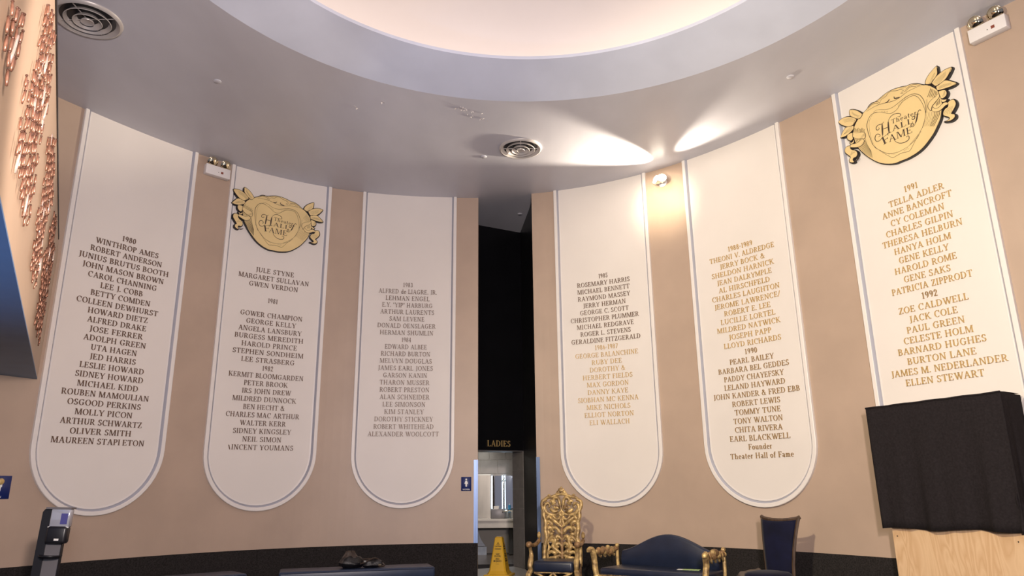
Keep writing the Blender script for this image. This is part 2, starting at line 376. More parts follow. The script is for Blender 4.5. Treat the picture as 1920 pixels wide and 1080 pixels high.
for pn, (sd, sa, sb) in PAN.items():
    sc_, hw = (sa+sb)/2, (sb-sa)/2; zc = ZB + hw; fn = local_on_wall(sd, sc_, 0)
    t = thing('memorial_panel', PLABEL[pn], 'panel', wp(sd, sc_, 0, 0), group='cream name panels on the curved wall'); PANEL[pn] = t
    t.location = (0, 0, 0)
    # face: strips of columns so that it follows the curve
    hi = hw - 0.115; mb = MB(); nc = 24
    def low(x): return zc - math.sqrt(max(0, hi*hi - x*x))
    for i in range(nc):
        x0 = -hi*math.cos(PI*i/nc); x1 = -hi*math.cos(PI*(i+1)/nc)
        vs = [fn(x, z, 0.012) for x, z in ((x0, low(x0)), (x1, low(x1)), (x1, zc), (x0, zc), (x1, HC), (x0, HC))]
        mb.add(vs, [(0,1,2,3), (3,2,4,5)])
    obj('panel_face', mb, M['cream'], t, smooth=True)
    def sweep(nm, prof, m, ang=30):
        rails = [[fn(x, z, d) for x, z in arch(hw-i_, zc, HC-0.002)] for i_, d in prof]
        mb = MB(); L = len(rails[0])
        mb.add([v for r in rails for v in r], [(a*L+j, (a+1)*L+j, (a+1)*L+j+1, a*L+j+1) for a in range(len(prof)-1) for j in range(L-1)])
        obj(nm, mb, m, t, smooth=True, angle=ang)
    sweep('moulding', [(0.0, 0.001), (0.0, 0.046), (0.008, 0.052), (0.056, 0.052), (0.062, 0.047)], M['mould'])
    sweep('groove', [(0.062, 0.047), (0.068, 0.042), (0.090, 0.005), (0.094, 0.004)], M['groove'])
    sweep('inner_bead', [(0.094, 0.004), (0.096, 0.015), (0.101, 0.0165), (0.119, 0.0125)], M['mould'])

# ---------------------------------------------------------------- raised serif letters
TH, TN, SF, SO = 0.128, 0.05, 0.045, 0.075
def gl():
    G = {}
    def B(x0, y0, x1, y1): return [[(x0,y0),(x1,y0),(x1,y1),(x0,y1)]]
    def S(xb, yb, xt, yt, w): return [[(xb,yb),(xb+w,yb),(xt+w,yt),(xt,yt)]]
    def R(cx, cy, rx, ry, a0, a1, tk=TH, tn=TN):
        n = max(3, int(abs(a1-a0)/24)); q = []
        for i in range(n):
            p = []
            for a in (a0+(a1-a0)*i/n, a0+(a1-a0)*(i+1)/n):
                c, s = math.cos(math.radians(a)), math.sin(math.radians(a))
                p.append(((cx+rx*c, cy+ry*s), (cx+max(0.01, rx-tk)*c, cy+max(0.01, ry-tn)*s)))
            q.append([p[0][0], p[1][0], p[1][1], p[0][1]])
        return q
    def sr(x0, x1, y=0): return B(x0, y, x1, y+SF)
    def stem(x, w=TH, y0=0, y1=1, top=True, bot=True):
        q = B(x, y0, x+w, y1)
        if bot: q += sr(x-SO, x+w+SO, y0)
        if top: q += sr(x-SO, x+w+SO, y1-SF)
        return q
    G['A'] = (S(.10,0,.41,1,TN)+S(.68,0,.375,1,TH)+B(.2,.33,.68,.38)+sr(.02,.24)+sr(.60,.90), .90)
    G['B'] = (stem(.1)+B(.2,.955,.36,1)+B(.2,.49,.38,.54)+B(.2,0,.38,.045)+R(.34,.745,.25,.255,-90,90)+R(.36,.27,.31,.27,-90,90), .74)
    G['C'] = (R(.46,.5,.41,.52,48,312)+B(.72,.66,.76,1), .84)
    G['D'] = (stem(.1)+B(.2,.955,.4,1)+B(.2,0,.4,.045)+R(.38,.5,.45,.5,-90,90), .90)
    G['E'] = (stem(.1)+B(.2,.955,.62,1)+B(.2,.48,.48,.53)+B(.2,0,.66,.045)+B(.58,.78,.62,1)+B(.45,.39,.49,.62)+B(.62,0,.66,.23), .74)
    G['F'] = (stem(.1)+B(.2,.955,.62,1)+B(.2,.48,.48,.53)+B(.58,.78,.62,1)+B(.45,.39,.49,.62), .68)
    G['G'] = (R(.46,.5,.41,.52,48,312)+B(.72,.7,.76,1)+B(.64,.08,.64+TH,.44)+sr(.54,.87,.42), .92)
    G['H'] = (stem(.1)+stem(.68)+B(.2,.48,.7,.53), .96)
    G['I'] = (stem(.12), .40)
    G['J'] = (B(.24,.12,.24+TH,1)+sr(.16,.45,.955)+R(.16,.1,.215,.24,-110,0), .48)
    G['K'] = (stem(.1)+S(.22,.4,.66,1,TN)+S(.66,0,.32,.56,TH)+sr(.58,.78,.955)+sr(.6,.9), .90)
    G['L'] = (stem(.1)+B(.2,0,.62,.045)+B(.58,0,.62,.25), .68)
    G['l'] = (stem(.1), .66)
    G['M'] = (stem(.10,TN)+S(.48,0,.13,1,TH)+S(.50,0,.86,1,TN)+stem(.86), 1.10)
    G['N'] = (stem(.12,TN)+S(.66,0,.12,1,TH)+B(.72,0,.72+TN,1)+sr(.62,.88,.955), .92)
    G['O'] = (R(.46,.5,.42,.52,0,360), .92)
    G['P'] = (stem(.1)+B(.2,.955,.38,1)+B(.2,.44,.38,.49)+R(.36,.72,.28,.28,-90,90), .68)
    G['Q'] = (G['O'][0]+S(.62,-.12,.42,.14,TH), .92)
    G['R'] = (G['P'][0]+S(.62,0,.34,.46,TH)+sr(.6,.84), .82)
    G['S'] = (R(.32,.745,.25,.265,25,270)+R(.32,.26,.27,.28,-155,90)+B(.50,.74,.535,.98)+B(.06,.02,.095,.26), .64)
    G['T'] = (stem(.34,top=False)+B(.04,.955,.78,1)+B(.04,.76,.075,1)+B(.745,.76,.78,1), .82)
    G['U'] = (B(.12,.3,.12+TH,1)+sr(.04,.33,.955)+R(.44,.33,.32,.35,180,360)+B(.71,.3,.76,1)+sr(.64,.84,.955), .90)
    G['V'] = (S(.38,0,.08,1,TH)+S(.42,0,.76,1,TN)+sr(.0,.29,.955)+sr(.68,.88,.955), .86)
    G['\\'] = (S(.36,0,.10,.9,TH), .62)
    G['W'] = (S(.34,0,.08,1,TH)+S(.38,0,.62,1,TN)+S(.80,0,.55,1,TH)+S(.86,0,1.14,1,TN)+sr(.0,.28,.955)+sr(.5,.76,.955)+sr(1.06,1.26,.955), 1.22)
    G['X'] = (S(.64,0,.12,1,TH)+S(.1,0,.68,1,TN)+sr(.02,.24)+sr(.56,.86)+sr(.04,.32,.955)+sr(.6,.8,.955), .86)
    G['Y'] = (B(.36,0,.36+TH,.45)+sr(.28,.58)+S(.36,.42,.08,1,TH)+S(.42,.42,.74,1,TN)+sr(.0,.28,.955)+sr(.66,.86,.955), .84)
    G['Z'] = (S(.06,0,.52,1,TH+.02)+B(.1,.955,.66,1)+B(.06,0,.68,.045)+B(.1,.78,.135,1)+B(.645,0,.68,.24), .74)
    G['0'] = (R(.3,.5,.26,.52,0,360), .6); G['1'] = (stem(.2,top=False)+S(.06,.84,.22,.98,TN), .5)
    G['2'] = (R(.3,.73,.24,.29,-20,190)+S(.06,0,.42,.64,.09)+B(.06,0,.56,.1), .62)
    G['3'] = (R(.28,.75,.22,.27,-90,160)+R(.28,.26,.25,.28,-160,90), .6)
    G['5'] = (B(.12,.55,.17,1)+B(.12,.92,.52,1)+R(.28,.3,.25,.32,-160,120), .6)
    G['4'] = (B(.36,0,.36+TH,1)+S(.04,.28,.38,1,TN)+B(.04,.28,.58,.33)+sr(.28,.58), .62)
    G['6'] = (R(.31,.3,.25,.32,0,360)+R(.42,.34,.36,.68,110,180,.12), .62)
    G['7'] = (B(.06,.9,.56,1)+S(.18,0,.46,.95,.11), .6)
    G['8'] = (R(.3,.75,.21,.27,0,360,.11)+R(.3,.27,.25,.29,0,360,.12), .62)
    G['9'] = (R(.3,.7,.25,.32,0,360)+R(.19,.66,.36,.68,-70,0,.12), .62)
    G['&'] = (R(.38,.78,.18,.23,0,360,.08)+R(.36,.27,.3,.29,95,350,.12)+S(.76,0,.26,.8,.11)+B(.62,.46,.86,.5), .94)
    G['-'] = (B(.04,.42,.34,.48), .38); G['.'] = (R(.1,.07,.08,.08,0,360,.07,.07), .22); G[','] = (R(.1,.07,.08,.08,0,360,.07,.07)+S(.03,-.16,.12,.05,.05), .22)
    G['/'] = (S(.02,-.05,.34,1.05,.06), .42); G['"'] = (S(.04,.72,.02,1,.08)+S(.2,.72,.18,1,.08), .34)
    x = .66
    def lst(xx, h=x): return B(xx,0,xx+.12,h)+sr(xx-.05,xx+.17)+sr(xx-.06,xx+.12,h-SF)
    G['a'] = (R(.26,.19,.2,.2,0,360,.1)+B(.36,0,.48,.45)+R(.26,.44,.22,.24,0,150,.1)+sr(.36,.56), .58)
    G['d'] = (R(.3,.32,.26,.34,0,360,.12)+B(.46,0,.58,1)+sr(.38,.58,.955)+sr(.46,.66), .68)
    G['e'] = (R(.3,.32,.26,.34,0,310,.12)+B(.1,.34,.54,.385), .58)
    G['f'] = (lst(.12,.66)+B(.12,.5,.24,.8)+R(.32,.78,.2,.24,40,180,.12)+B(.02,.6,.4,.645), .44)
    G['h'] = (B(.1,0,.22,1)+sr(.03,.29)+sr(.02,.22,.955)+R(.34,.42,.24,.24,0,180,.12)+B(.46,0,.58,.44)+sr(.39,.66), .70)
    G['i'] = (lst(.1), .34)
    G['1l'] = (B(.1,0,.22,1)+sr(.03,.29)+sr(.02,.22,.955), .34)
    G['n'] = (lst(.1)+R(.34,.42,.24,.24,0,180,.12)+B(.46,0,.58,.44)+sr(.39,.66), .70)
    G['m'] = (lst(.1)+R(.32,.42,.2,.24,0,180,.12)+B(.40,0,.52,.44)+R(.62,.42,.2,.24,0,180,.12)+B(.70,0,.82,.44)+sr(.35,.57)+sr(.65,.9), .94)
    G['o'] = (R(.3,.32,.27,.35,0,360,.13), .6)
    G['r'] = (lst(.1)+R(.34,.44,.2,.22,50,180,.12), .48)
    G['t'] = (B(.14,.1,.26,.9)+B(.04,.6,.42,.645)+R(.32,.14,.18,.16,180,300,.12), .44)
    G['u'] = (B(.1,.2,.22,.66)+R(.32,.22,.22,.24,180,360,.12)+B(.46,0,.58,.66)+sr(.03,.2,.62)+sr(.4,.58,.62)+sr(.5,.66), .70)
    return G
GLY = gl()
def glyph_mb(g, d=0.16, fn=None):
    mb = MB(); fn = fn or (lambda x, y, z: Vector((x, y, z)))
    for poly in g: mb.prism(poly, fn, 0.0, d, back=False)
    return mb
LMESH = {}
def letter_mesh(ch, mk):
    k = (ch, mk)
    if k not in LMESH:
        mb = glyph_mb(GLY[ch][0]); me = bpy.data.meshes.new('letter'); me.from_pydata([tuple(v) for v in mb.v], [], mb.f)
        me.materials.append(M[mk]); LMESH[k] = me
    return LMESH[k]
def widths(txt):
    out = []; x = 0; low = any(c.islower() and c != 'l' for c in txt)
    for ch in txt:
        if ch == ' ': x += 0.42; continue
        key = '1l' if (ch == 'l' and low) else ch
        out.append((key, x)); x += GLY[key][1] + 0.07
    return out, x - 0.07
def place_line(parent, sd, s, z, width, txt, mk, h=0.086, name='name_line', off=0.012):
    L, tot = widths(txt); kx = width/tot; sg = -1 if sd == 0 else 1
    ln = bpy.data.objects.new(name, None); COL.objects.link(ln); ln.parent = parent; ln.empty_display_size = 0.05
    for key, x in L:
        o = bpy.data.objects.new('letter', letter_mesh(key, mk)); COL.objects.link(o); o.parent = ln
        o.matrix_local = wframe(sd, s + sg*(x*kx - width/2), z - h/2, off) @ Matrix.Diagonal((kx, h, h, 1))
    return ln
LINES = {1: [('1980', 6.554, 5.53, 0.226), ('WINTHROP AMES', 6.556, 5.391, 1.024), ('ROBERT ANDERSON', 6.551, 5.252, 1.162), ('JUNIUS BRUTUS BOOTH', 6.565, 5.113, 1.457), ('JOHN MASON BROWN', 6.561, 4.974, 1.314), ('CAROL CHANNING', 6.558, 4.836, 1.104), ('LEE J. COBB', 6.559, 4.697, 0.679), ('BETTY COMDEN', 6.555, 4.558, 0.949), ('COLLEEN DEWHURST', 6.579, 4.419, 1.289), ('HOWARD DIETZ', 6.558, 4.28, 0.947), ('ALFRED DRAKE', 6.557, 4.141, 0.929), ('JOSE FERRER', 6.552, 4.002, 0.841), ('ADOLPH GREEN', 6.551, 3.863, 0.974), ('UTA HAGEN', 6.55, 3.724, 0.715), ('JED HARRIS', 6.55, 3.585, 0.717), ('LESLIE HOWARD', 6.538, 3.447, 0.991), ('SIDNEY HOWARD', 6.557, 3.308, 1.04), ('MICHAEL KIDD', 6.564, 3.169, 0.927), ('ROUBEN MAMOULIAN', 6.573, 3.03, 1.322), ('OSGOOD PERKINS', 6.576, 2.891, 1.106), ('MOLLY PICON', 6.569, 2.752, 0.863), ('ARTHUR SCHWARTZ', 6.581, 2.613, 1.22), ('OLIVER SMITH', 6.576, 2.474, 0.915), ('MAUREEN STAPlETON', 6.587, 2.335, 1.375)], 2: [('JULE STYNE', 3.961, 5.53, 0.72), ('MARGARET SULLAVAN', 3.967, 5.391, 1.31), ('GWEN VERDON', 3.963, 5.252, 0.909), ('1981', 3.958, 4.974, 0.185), ('GOWER CHAMPION', 3.958, 4.697, 1.14), ('GEORGE KELLY', 3.954, 4.558, 0.912), ('ANGELA LANSBURY', 3.962, 4.419, 1.152), ('BURGESS MEREDITH', 3.968, 4.28, 1.25), ('HAROLD PRINCE', 3.954, 4.141, 1.007), ('STEPHEN SONDHEIM', 3.964, 4.002, 1.279), ('LEE STRASBERG', 3.957, 3.863, 0.96), ('1982', 3.953, 3.724, 0.198), ('KERMIT BLOOMGARDEN', 3.965, 3.585, 1.335), ('PETER BROOK', 3.961, 3.447, 0.782), ('IRS JOHN DREW', 3.94, 3.308, 0.87), ('MILDRED DUNNOCK', 3.963, 3.169, 1.129), ('BEN HECHT &', 3.963, 3.03, 0.731), ('CHARLES MAC ARTHUR', 3.972, 2.891, 1.289), ('WALTER KERR', 3.959, 2.752, 0.806), ('SIDNEY KINGSLEY', 3.961, 2.613, 1.015), ('NEIL SIMON', 3.955, 2.474, 0.679), ('\\INCENT YOUMANS', 3.964, 2.335, 1.136)], 3: [('1983', 1.399, 5.53, 0.193), ('ALFRED de LIAGRE, JR.', 1.397, 5.391, 1.147), ('LEHMAN ENGEL', 1.395, 5.252, 0.866), ('E.Y. "YIP" HARBURG', 1.398, 5.113, 0.987), ('ARTHUR LAURENTS', 1.395, 4.974, 1.056), ('SAM LEVENE', 1.4, 4.836, 0.689), ('DONALD OENSLAGER', 1.402, 4.697, 1.132), ('HERMAN SHUMLIN', 1.396, 4.558, 1.038), ('1984', 1.402, 4.419, 0.183), ('EDWARD ALBEE', 1.402, 4.28, 0.816), ('RICHARD BURTON', 1.405, 4.141, 0.949), ('MELVYN DOUGLAS', 1.397, 4.002, 1.0), ('JAMES EARL JONES', 1.4, 3.863, 1.057), ('GARSON KANIN', 1.402, 3.724, 0.842), ('THARON MUSSER', 1.409, 3.585, 0.95), ('ROBERT PRESTON', 1.407, 3.447, 0.944), ('ALAN SCHNEIDER', 1.401, 3.308, 0.945), ('LEE SIMONSON', 1.408, 3.169, 0.811), ('KIM STANLEY', 1.404, 3.03, 0.743), ('DOROTHY STICKNEY', 1.406, 2.891, 1.102), ('ROBERT WHITEHEAD', 1.402, 2.752, 1.128), ('ALEXANDER WOOLCOTT', 1.403, 2.613, 1.331)], 4: [('1985', 1.417, 5.53, 0.186), ('ROSEMARY HARRIS', 1.419, 5.391, 1.058), ('MICHAEL BENNETT', 1.415, 5.252, 1.05), ('RAYMOND MASSEY', 1.418, 5.113, 1.047), ('JERRY HERMAN', 1.419, 4.974, 0.856), ('GEORGE C. SCOTT', 1.413, 4.836, 0.97), ('CHRISTOPHER PLUMMER', 1.413, 4.697, 1.356), ('MICHAEL REDGRAVE', 1.419, 4.558, 1.127), ('ROGER L. STEVENS', 1.419, 4.419, 0.995), ('GERALDINE FITZGERALD', 1.418, 4.28, 1.364), ('1986-1987', 1.419, 4.141, 0.452), ('GEORGE BALANCHINE', 1.419, 4.002, 1.233), ('RUBY DEE', 1.415, 3.863, 0.592), ('DOROTHY &', 1.422, 3.724, 0.694), ('HERBERT FIELDS', 1.418, 3.585, 0.969), ('MAX GORDON', 1.414, 3.447, 0.812), ('DANNY KAYE', 1.41, 3.308, 0.786), ('SIOBHAN MC KENNA', 1.408, 3.169, 1.167), ('MIKE NICHOLS', 1.408, 3.03, 0.842), ('ELLIOT NORTON', 1.413, 2.891, 0.947), ('ELI WALLACH', 1.416, 2.752, 0.768)], 5: [('1988-1989', 4.161, 5.53, 0.471), ('THEONI V. ALDREDGE', 4.173, 5.391, 1.239), ('JERRY BOCK &', 4.17, 5.252, 0.864), ('SHELDON HARNICK', 4.162, 5.113, 1.186), ('JEAN DALRYMPLE', 4.176, 4.974, 1.041), ('AL HIRSCHFELD', 4.163, 4.836, 0.968), ('CHARLES LAUGHTON', 4.173, 4.697, 1.272), ('JEROME LAWRENCE/', 4.184, 4.558, 1.235), ('ROBERT E. LEE', 4.176, 4.419, 0.866), ('LUCILLE LORTEL', 4.172, 4.28, 1.016), ('MILDRED NATWICK', 4.169, 4.141, 1.174), ('JOSEPH PAPP', 4.181, 4.002, 0.789), ('LLOYD RICHARDS', 4.208, 3.863, 1.05), ('1990', 4.169, 3.724, 0.228), ('PEARL BAILEY', 4.165, 3.585, 0.805), ('BARBARA BEL GEDDES', 4.178, 3.447, 1.282), ('PADDY CHAYEFSKY', 4.171, 3.308, 1.08), ('LELAND HAYWARD', 4.171, 3.169, 1.099), ('JOHN KANDER & FRED EBB', 4.18, 3.03, 1.551), ('ROBERT LEWIS', 4.168, 2.891, 0.86), ('TOMMY TUNE', 4.18, 2.752, 0.821), ('TONY WALTON', 4.171, 2.613, 0.876), ('CHITA RIVERA', 4.167, 2.474, 0.843), ('EARL BLACKWELL', 4.171, 2.335, 1.065), ('Founder', 4.166, 2.196, 0.414), ('Theater Hall of Fame', 4.174, 2.058, 1.106)], 6: [('1991', 7.106, 5.53, 0.199), ('TELLA ADLER', 7.149, 5.391, 0.786), ('ANNE BANCROFT', 7.129, 5.252, 0.991), ('CY COLEMAN', 7.12, 5.113, 0.762), ('CHARLES GILPIN', 7.12, 4.974, 0.948), ('THERESA HELBURN', 7.13, 4.836, 1.119), ('HANYA HOLM', 7.123, 4.697, 0.793), ('GENE KELLY', 7.118, 4.558, 0.693), ('HAROLD ROME', 7.117, 4.419, 0.857), ('GENE SAKS', 7.119, 4.28, 0.642), ('PATRICIA ZIPPRODT', 7.147, 4.141, 1.094), ('1992', 7.112, 4.002, 0.217), ('ZOE CALDWELL', 7.124, 3.863, 0.944), ('JACK COLE', 7.109, 3.724, 0.654), ('PAUL GREEN', 7.113, 3.585, 0.775), ('CELESTE HOLM', 7.121, 3.447, 0.923), ('BARNARD HUGHES', 7.135, 3.308, 1.16), ('BURTON LANE', 7.118, 3.169, 0.906), ('JAMES M. NEDERLANDER', 7.16, 3.03, 1.505), ('ELLEN STEWART', 7.108, 2.891, 1.02)]}
for pn, L in LINES.items():
    sd = PAN[pn][0]
    for i, (txt, s, z, wd) in enumerate(L):
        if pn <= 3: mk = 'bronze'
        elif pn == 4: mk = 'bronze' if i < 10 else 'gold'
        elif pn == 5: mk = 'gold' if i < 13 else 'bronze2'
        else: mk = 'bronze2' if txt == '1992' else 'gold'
        place_line(PANEL[pn], sd, s, z, wd, txt, mk, name='year_line' if txt[0].isdigit() else 'name_line', h=0.086)

